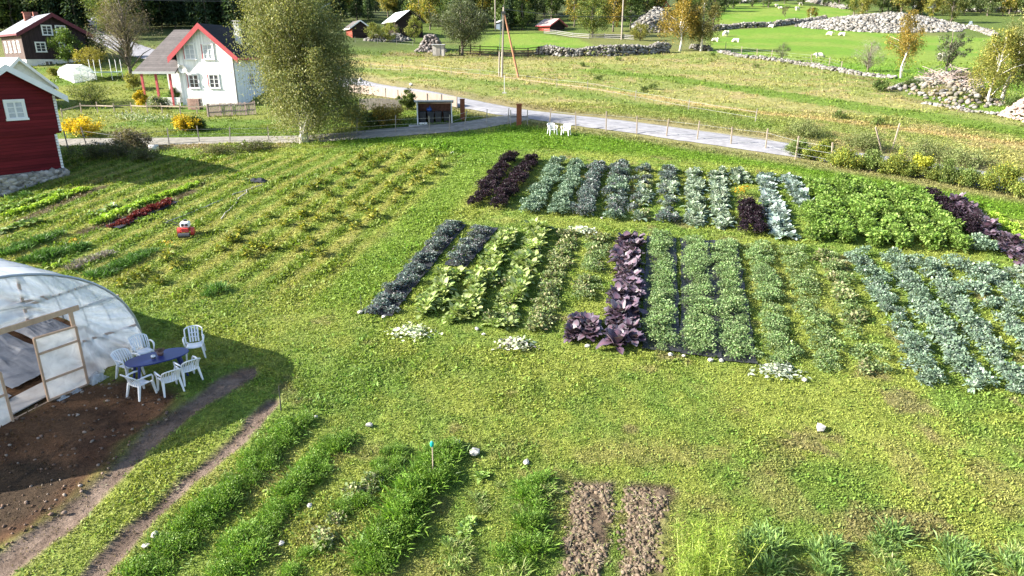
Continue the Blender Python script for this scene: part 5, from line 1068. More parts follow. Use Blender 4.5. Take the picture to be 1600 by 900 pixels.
# ------------------------------------------------------------------ fences
def fence(px_list, h, label, mats=grey_wood, wires=3, thick=.07, rails=0, lean=.04, railm=None, name='wire_fence', net=None, pickets=0, board=None):
    L_ = pts(px_list); r = empty(name, L_[0], 0, label, 'fence'); o = L_[0]
    for p in L_:
        q = p - o; MB().bar(q - Vector((0, 0, .2)), q + Vector((random.gauss(0, lean), random.gauss(0, lean), h * random.uniform(.92, 1.1))), thick).build('post', mats, r)
    for k in range(wires):
        m = MB()
        for a, b in zip(L_, L_[1:]): m.bar(a - o + Vector((0, 0, h * (k + .7) / wires * .92)), b - o + Vector((0, 0, h * (k + .7) / wires * .92)), .012)
        m.build('wire', zinc_m, r)
    for k in range(rails):
        m = MB(); z = h * (k + .75) / rails * .95
        for a, b in zip(L_, L_[1:]): m.bar(a - o + Vector((0, -.06, z)), b - o + Vector((0, -.06, z + random.uniform(-.04, .04))), .035, .11)
        m.build('rail', railm or mats, r)
    if pickets:
        m = MB()
        for a, b in zip(L_, L_[1:]):
            n = int((b - a).length / pickets); d = (b - a) / max(n, 1)
            for i in range(n): q = a + d * i - o; m.bar(q + Vector((0, -.1, -.1)), q + Vector((0, -.1, h * random.uniform(.92, 1.04))), .02, .085, up=(d.x, d.y, 0)) if False else m.box((q.x - .045, q.y - .12, q.z - .1), (q.x + .045, q.y - .095, q.z + h * random.uniform(.92, 1.04)))
        m.build('picket', railm or mats, r)
    if board:
        m = MB()
        for a, b in zip(L_, L_[1:]):
            for k in range(board): z = h * (k + .12) / board; m.bar(a - o + Vector((0, .06, z + h / board / 2)), b - o + Vector((0, .06, z + h / board / 2)), .03, h / board * .96)
        m.build('board', railm or mats, r)
    return r
pale_post = mat('pale fence post', (.36, .30, .235), (.26, .21, .165), 5, .85)
fence([(858, 196), (900, 201), (947, 203), (995, 208), (1041, 213), (1089, 219), (1142, 226), (1196, 233), (1243, 247), (1299, 257)], 1.25, 'wire fence with pale wooden posts between the garden and the road', pale_post, thick=.075)
fence([(62, 246), (107, 233), (135, 226), (190, 235), (264, 225), (312, 223), (359, 222), (420, 221), (476, 218), (557, 212), (618, 208), (671, 206), (702, 205), (725, 197), (760, 194), (793, 195)], 1.15, 'thin wire fence along the near side of the lane', grey_wood, thick=.06, lean=.09)
fence([(98, 185), (127, 176), (153, 176), (179, 177), (206, 176), (231, 177), (254, 177), (282, 178), (308, 178), (328, 178)], .95, 'brown post and rail fence at the edge of the white house lawn', pale_post, wires=0, rails=1, thick=.08)
fence([(326, 183), (345, 181), (362, 180), (384, 179), (400, 178)], 1.15, 'weathered picket fence at the right corner of the white house', mat('old pinkish wood', (.46, .36, .32), (.34, .26, .23), 5), wires=0, rails=2, pickets=.13, name='picket_fence')
fence([(563, 172), (585, 172), (606, 173), (627, 174)], 1.0, 'grey picket fence behind the orange autumn bush', grey_wood, wires=0, rails=2, pickets=.12, name='picket_fence')
fence([(545, 144), (562, 146), (583, 149), (603, 152), (622, 155), (645, 158), (668, 161), (690, 164), (714, 168)], .85, 'pale board fence with dark posts along the road left of the junction', grey_wood, wires=0, board=5, railm=mat('pale pinkish boards', (.27, .215, .18), (.20, .16, .135), 2), name='board_fence')
fence([(718, 86), (735, 86), (750, 87), (778, 88), (803, 90), (825, 90), (842, 88)], 1.5, 'dark log rail fence in the shade left of the long stone wall', black_wood, wires=0, rails=4, thick=.16, name='log_fence')
fence([(850, 53), (870, 55), (895, 59), (920, 61), (945, 61), (975, 62), (990, 63)], 1.0, 'silvery rail fence running from the red hut to the tall pole', mat('silver grey wood', (.24, .235, .225), (.17, .165, .16), 5), wires=0, rails=3, thick=.1, name='log_fence')
fence([(1133, 79), (1158, 84), (1183, 88), (1205, 91), (1268, 98), (1295, 104), (1314, 110)], 1.2, 'wire fence with pale stakes behind the low crumbling wall', pale_post, thick=.08, lean=.15)
fence([(320, 102 + 60), ] if False else [(580, 110), (628, 113), (660, 110), (705, 116), (750, 119), (870, 136), (918, 141), (992, 156), (1075, 172), (1180, 190)], .9, 'thin wire fence on top of the bank above the road', grey_wood, thick=.05, wires=2)
fence([(1380, 238), (1393, 235)], 1.7, 'pair of tall pale stakes leaning on the far side of the road', pale_post, thick=.07, wires=0, lean=.3, name='stake_pair')
fence([(555, 66), (590, 68), (620, 70), (645, 72)], .9, 'sparse fence of thin grey stakes under the dark barn', grey_wood, wires=2, thick=.06)

# ladder stile
q = P(1517, 42); m = MB(); m.bar((-.5, 0, 0), (0, 0, 1.3), .09); m.bar((.5, 0, 0), (0, 0, 1.3), .09); m.bar((-.5, .6, 0), (0, .6, 1.3), .09); m.bar((.5, .6, 0), (0, .6, 1.3), .09)
for k in range(1, 5): t = k / 5; m.bar((-.5 + .5 * t, 0, 1.3 * t), (-.5 + .5 * t, .6, 1.3 * t), .06); m.bar((.5 - .5 * t, 0, 1.3 * t), (.5 - .5 * t, .6, 1.3 * t), .06)
prop(m.build('ladder_stile', mat('blue grey wood', (.30, .36, .44), (.24, .29, .36), 4), None, loc=q), 'small A-shaped ladder stile at the right end of the rubble heap', 'stile')
# excavator and white trailer far off
q = P(1031, 21); ex = empty('excavator', q, R(20), 'small red excavator with raised arm behind the left rubble heap', 'excavator')
redm = mat('red machine paint', (.62, .06, .05), (.5, .05, .04), 3, .4, .5)
MB().box((-.9, -.6, .6), (.9, .6, 1.3)).build('body', redm, ex, bevel=.08); m = MB(); m.box((-.8, -.5, 1.3), (.2, .3, 2.3)); m.build('cab', glass_m, ex, bevel=.05)
m = MB(); m.bar((.7, 0, 1.1), (1.8, 0, 3.2), .22, .28); m.bar((1.8, 0, 3.2), (2.7, 0, 2.2), .18, .22); m.box((2.5, -.3, 1.6), (3.0, .3, 2.2)); m.build('boom', redm, ex)
for s_ in (-1, 1): MB().box((-1.1, s_ * .75 - .2, 0), (1.1, s_ * .75 + .2, .55)).build('track', metal_dk, ex, bevel=.12)
q = P(1443, 17); tr2 = empty('trailer', q, R(8), 'long low white trailer behind the big rubble heap', 'trailer')
MB().box((-3.4, -1, .5), (3.4, 1, 1.7)).build('body', white_trim, tr2, bevel=.15); MB().box((-3.5, -1.1, 1.703), (3.5, 1.1, 1.8)).build('top_edge', roof_grey, tr2)
for x in (-.6, .6):
    for s_ in (-1, 1): MB().tube([(x, s_ * .8, .4), (x, s_ * 1.02, .4)], .4, 14).build('wheel', metal_dk, tr2)
# garden log, barrel near the lane
q = P(241, 236); o = MB().tube([(-.28, -.1, .22), (.28, .1, .22)], .22, 14).build('birch_log', birchbark_m, None, True, loc=q); prop(o, 'short thick white log lying by the lane in front of the brown bush', 'log')

# ------------------------------------------------------------------ polytunnel
T0 = Vector((-11.88, 20.32, hz(-11.88, 20.32))); ta = math.atan2(.874, .486)
TW, TH, TD = 8.1, 3.5, 15.
tun = empty('polytunnel', T0, ta, 'large arched polytunnel of clear film on wooden frame with open doorway, left edge', 'polytunnel')
# local x runs along the end wall (0 = right corner, negative to the left), local y away behind the end wall
def arch(t): a = math.pi * t; return (-TW / 2 + TW / 2 * math.cos(a) * 1.0, TH * math.sin(a) ** .82)
zb = lambda x: (x / TW) * .9 - .12                          # ground under the end wall falls to the left
film_m = film('tunnel film', .87, (.78, .84, .92), .22, 1.2, .5, (1, .35, 1)); film_e = film('end wall film', .58, (.78, .85, .93), .25, 1.6, .8, (1.2, 1, .3))
NA = 48; v = []; f = []
ys = np.linspace(0, TD, 31)
for j, y in enumerate(ys):
    for i in range(NA + 1):
        x, z = arch(i / NA); sag = .035 * math.sin(math.pi * ((y / 1.5) % 1)) if z > .1 else 0; k = 1 - sag / 3
        v.append((-TW/2 + (x + TW/2) * k, y, z * k + zb(x) * (1 - min(z, 1)) + .0))
for j in range(30):
    for i in range(NA): a = j * (NA + 1) + i; f.append((a, a + 1, a + NA + 2, a + NA + 1))
m = MB(); m.add(v, f); m.build('cover', film_m, tun, True)
for y in np.arange(0, TD + .1, 1.5):
    MB().tube([(x, y, z - .02 + zb(x) * (1 - min(z, 1))) for x, z in (arch(i / 32) for i in range(33))], .03 if y else .045, 6).build('hoop', zinc_m, tun)
# end wall: gathered film with folds, with a hole for the doorway  x from -4.95 to -2.0, z up to 2.05
DX0, DX1, DZ = -5.0, -2.02, 1.98
def endsurf(n=90, mz=60):
    v = []; f = []; idx = {}
    for i in range(n + 1):
        x = -TW * i / n; c = max(0, 1 - ((x + TW/2) / (TW/2)) ** 2); top = TH * c ** .41
        for j in range(mz + 1):
            z = zb(x) + (top - zb(x)) * j / mz
            dx, dz = x - DX1, z - DZ; an = math.atan2(dz, dx); rd = math.hypot(dx, dz)
            fold = .10 * math.sin(an * 26 + 1.5 * math.sin(rd * 2)) * min(rd * .6, 1) * (1 if x > DX0 else .5)
            v.append((x, -.02 - fold * min(1, (top - z) * 3) , z))
    for i in range(n):
        for j in range(mz):
            a = i * (mz + 1) + j; cx = (v[a][0] + v[a + mz + 1][0]) / 2; cz = (v[a][2] + v[a + 1][2]) / 2
            if DX0 < cx < DX1 and cz < DZ: continue
            f.append((a, a + 1, a + mz + 2, a + mz + 1))
    return v, f
m = MB(); m.add(*endsurf()); m.build('end_film', film_e, tun, True)
m = MB(); b_ = lambda a, c, w=.09: m.bar(a, c, w, .05, up=(0, 1, 0))
b_((DX0 - .1, -.09, DZ + .04), (DX1 + .25, -.09, DZ + .08), .15)
b_((DX1 + .02, -.09, zb(DX1)), (DX1, -.09, DZ), .11); b_((DX0 - .02, -.09, zb(DX0) - .05), (DX0, -.09, DZ), .11)
b_((-7.9, -.1, zb(-7.9) + .03), (DX1, -.1, zb(DX1) + .05), .11); m.build('door_frame', new_wood, tun)
m = MB()
for a, c in (((-7.6, .02, 1.0), (DX0, .02, 1.02)), ((DX1, .03, .98), (-.12, .03, .92)), ((DX0, .03, 2.62), (DX1 - 1.1, .03, 2.60)), ((-3.1, .03, DZ), (-3.1, .03, 3.36)), ((-5.0, .03, DZ), (-5.0, .03, 3.38)), ((-5.6, .03, 2.6), (-2.4, .03, 2.62)), ((-3.1, .03, 2.5), (-1.15, .03, 2.62)), ((-7.3, .03, 1.9), (-.5, .03, 2.02))):
    m.bar(a, c, .05, .07)
m.build('brace', mat('film-veiled wood', (.44, .34, .30), (.36, .28, .25), 5), tun)
# sliding door standing in the right half of the opening
dr = empty('door', (DX1 - 1.12, -.17, zb(-2.6) + .06)); dr.parent = tun; dr.rotation_euler = (0, 0, R(-4))
fr = MB(); dw, dh = 1.1, 1.94
for a, c in (((0, 0, 0), (0, 0, dh)), ((dw, 0, .05), (dw, 0, dh)), ((0, 0, .03), (dw, 0, .08)), ((0, 0, dh), (dw, 0, dh)), ((0, 0, .62), (dw, 0, .66)), ((0, 0, 1.46), (dw, 0, 1.50))): fr.bar(a, c, .05, .085, up=(0, 1, 0))
fr.build('door_rail', new_wood, dr); MB().add([(0, .02, .02), (dw, .02, .05), (dw, .02, dh), (0, .02, dh)], [(0, 1, 2, 3)]).build('door_film', film('door film', .85, (.82, .82, .82), .4, 3, .3), dr)
# left part of the front: half door
m = MB()
for a, c in (((-4.12, -.17, zb(-4.1)), (-4.12, -.17, .98)), ((-4.9, -.17, .30), (-4.12, -.17, .32)), ((-4.9, -.17, .96), (-4.12, -.17, .98))): m.bar(a, c, .05, .085, up=(0, 1, 0))
hd_ = m.build('half_door', new_wood, tun); MB().add([(-4.9, -.15, zb(-4.9)), (-4.12, -.15, zb(-4.1)), (-4.12, -.15, .97), (-4.9, -.15, .96)], [(0, 1, 2, 3)]).build('door_film', film('half door film', .7), hd_)
# loose film at the foot
def crumple(x0, x1, y0, y1, h, name, m_, par, n=26, seed_=0, zf=None, label=None):
    v = []; f = []
    for i in range(n + 1):
        for j in range(n + 1):
            x = x0 + (x1 - x0) * i / n; y = y0 + (y1 - y0) * j / n; e = min(i, n - i, j, n - j) / n * 4
            z = (float(fbm(x, y, .35, seed_)) - .25) * h * min(1, e + .25) + (zf(x, y) if zf else 0)
            v.append((x + random.gauss(0, .012), y + random.gauss(0, .012), z))
    for i in range(n):
        for j in range(n): a = i * (n + 1) + j; f.append((a, a + 1, a + n + 2, a + n + 1))
    return MB().add(v, f).build(name, m_, par, True)
loose = film('crumpled loose film', .8, (.75, .78, .82), .3, 5, .8)
crumple(-2.1, -1.3, -.5, .05, .55, 'loose_film', loose, tun, seed_=5, zf=lambda x, y: zb(x)); crumple(-3.1, -2.2, -.42, -.2, .3, 'loose_film', loose, tun, seed_=8, zf=lambda x, y: zb(x)); crumple(-1.5, -.3, -.3, -.03, .3, 'loose_film', loose, tun, seed_=9, zf=lambda x, y: zb(x))
# ground cover sheets inside
tin = Matrix.Rotation(ta, 4, 'Z')
def gz_local(x, y, dz=0): w = T0 + tin @ Vector((x, y, 0)); return hz(w.x, w.y) - T0.z + dz + float(fbm(w.x, w.y, 1.1, 2) - .5) * .1
cov = mat('grey ground cover fabric', (.17, .18, .21), (.10, .105, .125), 2, .6, .4, .8)
for k, (x0, x1, y0, y1) in enumerate([(-7.8, -5.6, .9, 14), (-5.4, -3.6, .8, 14), (-3.4, -1.7, 1.2, 14), (-1.5, -.4, 1.0, 14)]):
    crumple(x0, x1, y0, y1, .45, 'ground_cover', cov, tun, 40, 20 + k, zf=lambda x, y: gz_local(x, y, .12))
MB().bar((-7.2, .35, gz_local(-7.2, .35, .06)), (-2.3, .5, gz_local(-2.3, .5, .08)), .9, .03).build('plank_walk', mat('grey board floor', (.36, .34, .33), (.27, .25, .24), 2), tun)

# ------------------------------------------------------------------ table and chairs
plast = mat('white moulded plastic', (.80, .81, .83), (.76, .77, .79), 2, .35, .5, .0)
def chair_proto(highback=False):
    r = empty('plastic_chair', (0, 0, 0)); hb = .88 if highback else .80
    m = MB(); n = 8; v = []
    for i in range(n + 1):
        for j in range(n + 1):
            x = (j / n - .5) * (.46 - .05 * i / n); y = -.22 + .44 * i / n; v.append((x, y, .43 - .02 * i / n - .025 * math.cos((j / n - .5) * math.pi) + (.0 if i else -.03)))
    f = [(i*(n+1)+j, i*(n+1)+j+1, (i+1)*(n+1)+j+1, (i+1)*(n+1)+j) for i in range(n) for j in range(n)]; m.add(v, f)
    s = m.build('seat', plast, r, True); sd_ = s.modifiers.new('thick', 'SOLIDIFY'); sd_.thickness = .022
    # back: curved frame and slats, leaning backwards
    def bk(u, t): a = u * 1.05; return Vector((.245 * math.sin(a) / math.sin(1.05) * (1 + .06 * t), .215 + .035 * math.cos(a) + .16 * t * t + .03 * t - .06 * abs(u) ** 2, .42 + (hb - .42) * t * (1 - .16 * abs(u) ** 2.5 * t)))
    m = MB(); rim = [bk(-1, t / 6) for t in range(6)] + [bk(-1 + i / 6, 1) for i in range(13)] + [bk(1, 1 - t / 6) for t in range(1, 7)]
    m.tube(rim, .021, 6); 
    for u in ((-.42, -.14, .14, .42) if highback else (-.75, -.5, -.25, 0, .25, .5, .75)):
        w_ = .05 if highback else .034; pts_ = [bk(u, t / 6) for t in range(7)]
        for a, b in zip(pts_, pts_[1:]): m.bar(a, b, w_, .012, up=(0, 1, 0))
    if highback:
        for t in (.35, .62): m.bar(bk(-.42, t), bk(.42, t), .05, .012, up=(0, 0, 1))
    m.build('backrest', plast, r)
    for s_ in (-1, 1):
        m = MB(); m.tube([(s_ * .235, .23, .60), (s_ * .285, .12, .645), (s_ * .295, -.05, .65), (s_ * .285, -.19, .635), (s_ * .27, -.23, .56), (s_ * .245, -.235, .42)], [.02, .026, .028, .028, .024, .022], 6); m.build('armrest', plast, r, True)
        for y0, y1 in ((-.215, -.255), (.19, .30)):
            m = MB(); a = Vector((s_ * .225, y0, .43)); b = Vector((s_ * .275, y1, 0)); w1, w2 = .035, .02
            m.add([a + Vector((x * w1, y * w1, 0)) for x, y in ((-1,-1),(1,-1),(1,1),(-1,1))] + [b + Vector((x * w2, y * w2, 0)) for x, y in ((-1,-1),(1,-1),(1,1),(-1,1))], [(0,1,2,3),(7,6,5,4),(0,4,5,1),(1,5,6,2),(2,6,7,3),(3,7,4,0)]); m.build('leg', plast, r)
    return r
CH = [chair_proto(False), chair_proto(True)]; used_ = [False, False]
def chair(px, py, face, kind, label, group):
    q = P(px, py); z = hz(q.x, q.y) + float(fbm(q.x, q.y, 1.1, 2) - .5) * .1
    r = CH[kind] if not used_[kind] else copy_tree(CH[kind]); used_[kind] = True
    r.location = (q.x, q.y, z); r.rotation_euler = (0, 0, face); prop(r, label, 'chair', group); return r
# chair local front is -y; face = rotation that turns -y towards the wanted direction
def fc(dx, dy): return math.atan2(dx, -dy)
g_ = 'white plastic chairs round the oval table'
chair(307, 557, fc(.42, -1), 1, 'high-backed white plastic chair standing apart right of the oval table', g_)
chair(227, 566, fc(.75, -.75), 0, 'white plastic armchair at the far side of the oval table, next to the tunnel film', g_)
chair(205, 589, fc(.9, -.45), 0, 'white plastic armchair at the left end of the oval table, nearest the tunnel door', g_)
chair(223, 618, fc(.45, .9), 0, 'white plastic armchair at the left end of the table with its back to the camera', g_)
chair(267, 611, fc(-.75, .75), 0, 'white plastic armchair on the near side of the table, left one of two', g_)
chair(296, 594, fc(-.8, .7), 0, 'white plastic armchair on the near side of the table, right one of two', g_)
chair(863, 211, fc(.3, -1), 0, 'left one of two white chairs on the lush grass by the road fence', 'white chairs by the road fence')
chair(884, 212, fc(-.4, -1), 0, 'right one of two white chairs on the lush grass by the road fence', 'white chairs by the road fence')
tq = P(252, 592); tz = hz(tq.x, tq.y); ta2 = R(40)
tb = empty('oval_table', (tq.x, tq.y, tz), ta2, 'oval dark blue plastic garden table beside the polytunnel', 'table')
tbm = mat('dark blue plastic', (.022, .035, .17), (.016, .026, .13), 2, .4, .5, .05)
n = 48; ov = lambda s: [(math.copysign(abs(math.cos(a)) ** .8, math.cos(a)) * .88 * s, math.copysign(abs(math.sin(a)) ** .85, math.sin(a)) * .47 * s) for a in [2 * math.pi * i / n for i in range(n)]]
m = MB(); m.add([(x, y, .70) for x, y in ov(.97)] + [(x, y, .695 + .03) for x, y in ov(1)] + [(x, y, .735) for x, y in ov(.975)], [tuple(range(2*n, 3*n))] + [(i, (i+1) % n, (i+1) % n + n, i + n) for i in range(n)] + [(i + n, (i+1) % n + n, (i+1) % n + 2*n, i + 2*n) for i in range(n)] + [tuple(range(n))[::-1]]); m.build('tabletop', tbm, tb)
for sx in (-1, 1):
    for sy in (-1, 1): MB().tube([(sx * .55, sy * .25, .70), (sx * .68, sy * .33, 0)], [.045, .03], 8).build('leg', tbm, tb)
def tp_(x, y): return Vector((tq.x, tq.y, tz + .737)) + Matrix.Rotation(ta2, 4, 'Z') @ Vector((x, y, 0))
o = MB().tube([(0, 0, 0), (0, 0, .10)], [.05, .065], 14).build('cup', plast, None, True, loc=tp_(-.12, -.08)); prop(o, 'white cup with a dark band on the dark blue table', 'cup'); MB().tube([(0, 0, .008), (0, 0, .06)], [.056, .062], 14).build('dark_band', metal_dk, o)
o = MB().tube([(0, 0, 0), (0, 0, .04), (0, 0, .13)], [.06, .09, .10], 14).build('flower_bowl', mat('brown glaze', (.16, .09, .08), None, 4, .3, .5), None, True, loc=tp_(.10, .03)); prop(o, 'brown bowl of dried flowers in the middle of the dark blue table', 'flower bowl')
link('dried_flowers', fmesh('dried_flowers', [spikes(60, .10, .16, .03, [(.22, .13, .12), (.30, .20, .18), (.14, .10, .09)], .7)], LEAF), o, (0, 0, .1))

# ------------------------------------------------------------------ rotary tiller on the grass
q = P(292, 368); tl_ = empty('rotary_tiller', q, R(12), 'red walk-behind rotary tiller with white engine cover on the mown field', 'tiller')
for s_ in (-1, 1):
    MB().tube([(s_ * .28, .0, .24), (s_ * .44, .0, .24)], .25, 18).build('wheel', redm, tl_); 
m = MB(); m.box((-.2, -.35, .25), (.2, .35, .5)); m.build('gearbox', redm, tl_, bevel=.03)
m = MB(); m.box((-.24, -.22, .5), (.24, .28, .82)); m.build('engine_cover', white_trim, tl_, bevel=.07)
for x in (-.1, .12): MB().tube([(x, -.235, .66), (x, -.26, .66)], .075, 14).build('air_vent', metal_dk, tl_)
MB().tube([(0, .1, .8), (0, .1, .92)], .1, 12).build('fuel_cap', metal_dk, tl_)
for s_ in (-1, 1): MB().tube([(-.1, s_ * .12 + .2, .45), (-.8, s_ * .25 + .3, .75), (-1.2, s_ * .28 + .3, .85)], .02, 6).build('handlebar', metal_dk, tl_)
MB().tube([(-.3, -.6, .15), (.3, -.6, .15)], .14, 10).build('tine_rotor', metal_dk, tl_); tl_.scale = (.8,) * 3

# ------------------------------------------------------------------ sheep
def sheep_mesh(lying=False):
    V = [(0, .42, .62), (0, .15, .64), (0, -.2, .66), (0, -.45, .64), (0, .56, .78), (0, .70, .74), (.13, .36, .35), (.13, .36, .02), (-.13, .36, .35), (-.13, .36, .02), (.13, -.42, .35), (.13, -.42, .02), (-.13, -.42, .35), (-.13, -.42, .02)]
    Rr = [.26, .31, .31, .27, .13, .09, .09, .045, .09, .045, .10, .045, .10, .045]
    if lying: V = [(x, y, z - .36 if z > .5 else .08 + z * .15) for x, y, z in V]
    E_ = [(1, 0), (1, 2), (2, 3), (0, 4), (4, 5), (0, 6), (6, 7), (0, 8), (8, 9), (3, 10), (10, 11), (3, 12), (12, 13)]
    me = bpy.data.meshes.new('sheep'); me.from_pydata(V, E_, []); o = link('sheep', me); sk = o.modifiers.new('skin', 'SKIN')
    for i, r_ in enumerate(Rr): me.skin_vertices[0].data[i].radius = (r_, r_)
    me.skin_vertices[0].data[1].use_root = True
    su = o.modifiers.new('sub', 'SUBSURF'); su.levels = su.render_levels = 1
    dg = bpy.context.evaluated_depsgraph_get(); me2 = bpy.data.meshes.new_from_object(o.evaluated_get(dg)); bpy.data.objects.remove(o)
    me2.materials.clear(); me2.materials.append(mat('fleece', (.66, .62, .53), (.52, .48, .40), 14, .95, .1, .6)); me2.polygons.foreach_set('use_smooth', [True] * len(me2.polygons)); return me2
SHM = [sheep_mesh(), sheep_mesh(True)]
for px, py, k, l in ((1133, 57, 0, 'white sheep standing nearest the shaded stone wall, left in the lower pasture'), (1148, 66, 1, 'cream sheep lying in the lower pasture below the standing one'), (1116, 65, 1, 'sheep half hidden at the orange birch crown, leftmost in the lower pasture'),
        (1281, 90, 1, 'white sheep lying alone near the leafless grey bush'), (1295, 55, 1, 'left one of two sheep lying just below the big rubble heap'), (1314, 56, 1, 'right one of two sheep lying just below the big rubble heap'),
        (1214, 10, 1, 'pair-side sheep lying at the far left of the upper pasture'), (1246, 17, 0, 'white sheep standing in the middle of the upper pasture'), (1220, 14, 1, 'small cream sheep lying just above the rusty sapling'), (1251, 9, 0, 'distant white sheep near the top edge of the upper pasture'), (1472, 96, 0, 'white sheep seen through the sparse grey-green tree'), (1204, 43, 1, 'white sheep resting on the near side of the wall between the pastures')):
    q = P(px, py); o = link('sheep', SHM[k], None, q); o.rotation_euler = (0, 0, random.uniform(1.0, 2.1) * random.choice((1, -1))); o.scale = (1.25,) * 3; prop(o, l, 'sheep', 'sheep grazing in the pastures')
    h_ = MB().ell((0, .74 if not k else .74, .72 if not k else .36), (.075, .12, .09), 8, 6).build('face', mat('sheep face', (.45, .40, .34), None, 6), o, True)

# ------------------------------------------------------------------ small things in the garden
whs = mat('white stone', (.50, .48, .44), (.34, .32, .30), 7, .9, .1, .5)
def rock(px, py, s_, label, flat=.6):
    s_ *= .82
    q = P(px, py); v = ICV * (1 + rng.normal(0, .14, (12, 1))) * [s_, s_ * rng.uniform(.6, 1), s_ * flat]
    bm = bmesh.new(); vv = [bm.verts.new(c) for c in v]; [bm.faces.new([vv[i] for i in f_]) for f_ in ICF]; bmesh.ops.subdivide_edges(bm, edges=bm.edges, cuts=1, use_grid_fill=True, fractal=s_ * .6, seed=random.randint(0, 99))
    me = bpy.data.meshes.new('white_stone'); bm.to_mesh(me); bm.free(); me.materials.append(whs); o = link('white_stone', me, None, (q.x, q.y, q.z + s_ * flat * .7 + .02)); o.rotation_euler = (0, 0, random.uniform(0, 6)); prop(o, label, 'stone')
for a in ((1282, 672, .20, 'large whitish stone lying alone on the grass, lower right'), (741, 711, .19, 'long white stone lying right of the tall lush row'), (577, 667, .13, 'white stone at the far end of the second carrot row'), (822, 725, .12, 'white stone at the far end of the green grassy row left of the dug beds'),
          (716, 692, .09, 'small pale stone at the far tip of the tall lush row'), (494, 653, .08, 'small pale stone at the far end of the first carrot row'), (243, 838, .13, 'white stone between the right wheel track and the first carrot row'), (228, 856, .11, 'grey stone just below the white one by the right wheel track'),
          (484, 793, .10, 'white stone in the shaded gap right of the second carrot row'), (440, 852, .10, 'pale stone in the shaded gap of the nearest carrot rows'), (563, 490, .14, 'white stone at the near tip of the film of the leftmost kale row'), (600, 497, .12, 'small white stone right of the near tip of the leftmost kale row'),
          (745, 516, .12, 'pale stone at the near end of the left long lime row'), (756, 524, .09, 'small white stone just below another at the lime rows'), (918, 543, .13, 'white triangular stone below the short violet clump'), (1110, 565, .13, 'white stone at the near end of the second grey-green row'),
          (1127, 566, .12, 'white stone at the near end of the third grey-green row'), (1048, 556, .12, 'pale stone at the near end of the first grey-green row'), (1068, 558, .09, 'small white stone between the first two grey-green rows'), (1256, 596, .13, 'pale stone right of the pale heap of cut leaves'),
          (940, 342, .09, 'small light stone at the near end of the bright weedy gap'), (1084, 376, .10, 'small white stone at the far end of the second grey-green row'), (707, 240, .14, 'white stone on the grass above the two near-black kale rows'), (320, 716, .0, ''), (65, 316, .09, 'small white stone between the lettuce rows by the barn'),
          (380, 227, .17, 'white boulder on the rough verge left of the big birch'), (563, 127, .5, 'whitish boulder on the bank by the bend of the road'), (642, 134, .35, 'pale flat stone on the bank above the board fence')):
    if a[2]: rock(*a)
# pale heaps of cut leaves
def heap(px, py, r_, cols, label, n=260, ls=.17):
    q = P(px, py); b = rng.normal(0, .45, (n, 3)) * [r_, r_ * .8, 0]; b[:, 2] = .03 + .20 * np.exp(-(b[:, 0]**2 + b[:, 1]**2) / r_**2 * 1.5) * rng.random(n); d = rng.normal(0, 1, (n, 3)) * [1, 1, .35]
    o = link('leaf_heap', fmesh('leaf_heap', [leaves(b, d, ls * rng.uniform(.5, 1.4, n), ls * .5, pal(n, cols, .2), .2)], LEAF), None, q); prop(o, label, 'leaf heap', kind=None)
PALE = [(.52, .56, .40), (.62, .64, .52), (.40, .46, .28), (.66, .62, .50), (.33, .42, .22)]
heap(643, 521, .75, PALE, 'pale heap of cut leaves at the near end of the short lime row'); heap(806, 540, .62, PALE + [(.2, .12, .24)], 'pale heap of cut leaves with violet ones left of the short violet clump'); heap(1214, 582, .68, [(.52, .58, .46), (.60, .64, .54), (.42, .50, .38)], 'silvery heap of cut leaves at the near end of a grey-green row')
heap(908, 362, .8, PALE[:2] + [(.5, .56, .52)], 'pale wilted leaves at the far end of the half-dead green row', 180)
# orange flowers
q = P(1158, 306); o = link('flower_clump', fmesh('flower_clump', [dome_plant(220, .75, .5, .09, [(.16, .24, .04), (.22, .28, .06)], .2, 7), dome_plant(90, .55, .62, .08, [(.75, .38, .02), (.70, .30, .01)], .12, 5)], LEAF), None, q); prop(o, 'clump of orange-yellow flowers behind the short blackish kale patch', 'flowers')
q = P(118, 386); o = link('flower_clump', fmesh('flower_clump', [spikes(60, .2, .3, .03, CARROT, .5), dome_plant(50, .3, .42, .07, [(.60, .38, .05), (.5, .34, .06)], .15, 4)], LEAF), None, q); prop(o, 'small orange flower clump at the far end of a dark herb row', 'flowers')
q = P(263, 388); o = link('flower_clump', fmesh('flower_clump', [spikes(60, .2, .3, .03, CARROT, .5), dome_plant(40, .3, .42, .07, [(.65, .36, .08), (.5, .34, .06)], .15, 4)], LEAF), None, q); prop(o, 'small orange flower clump alone below the rotary tiller', 'flowers')
# white flowers on the bank
for px, py, l in ((205, 186, 'left patch of small white flowers on the bank below the lawn fence'), (238, 190, 'right patch of small white flowers on the bank below the lawn fence')):
    q = P(px, py); n = 500; b = rng.normal(0, .5, (n, 3)) * [2.0, .8, 0]; b[:, 2] = np.abs(rng.normal(.3, .2, n))
    o = link('flower_patch', fmesh('flower_patch', [leaves(b, rng.normal(0, 1, (n, 3)), .14, .09, pal(n, [(.55, .55, .5), (.10, .17, .04), (.12, .2, .05)], .15))], LEAF), None, q); prop(o, l, 'flowers')
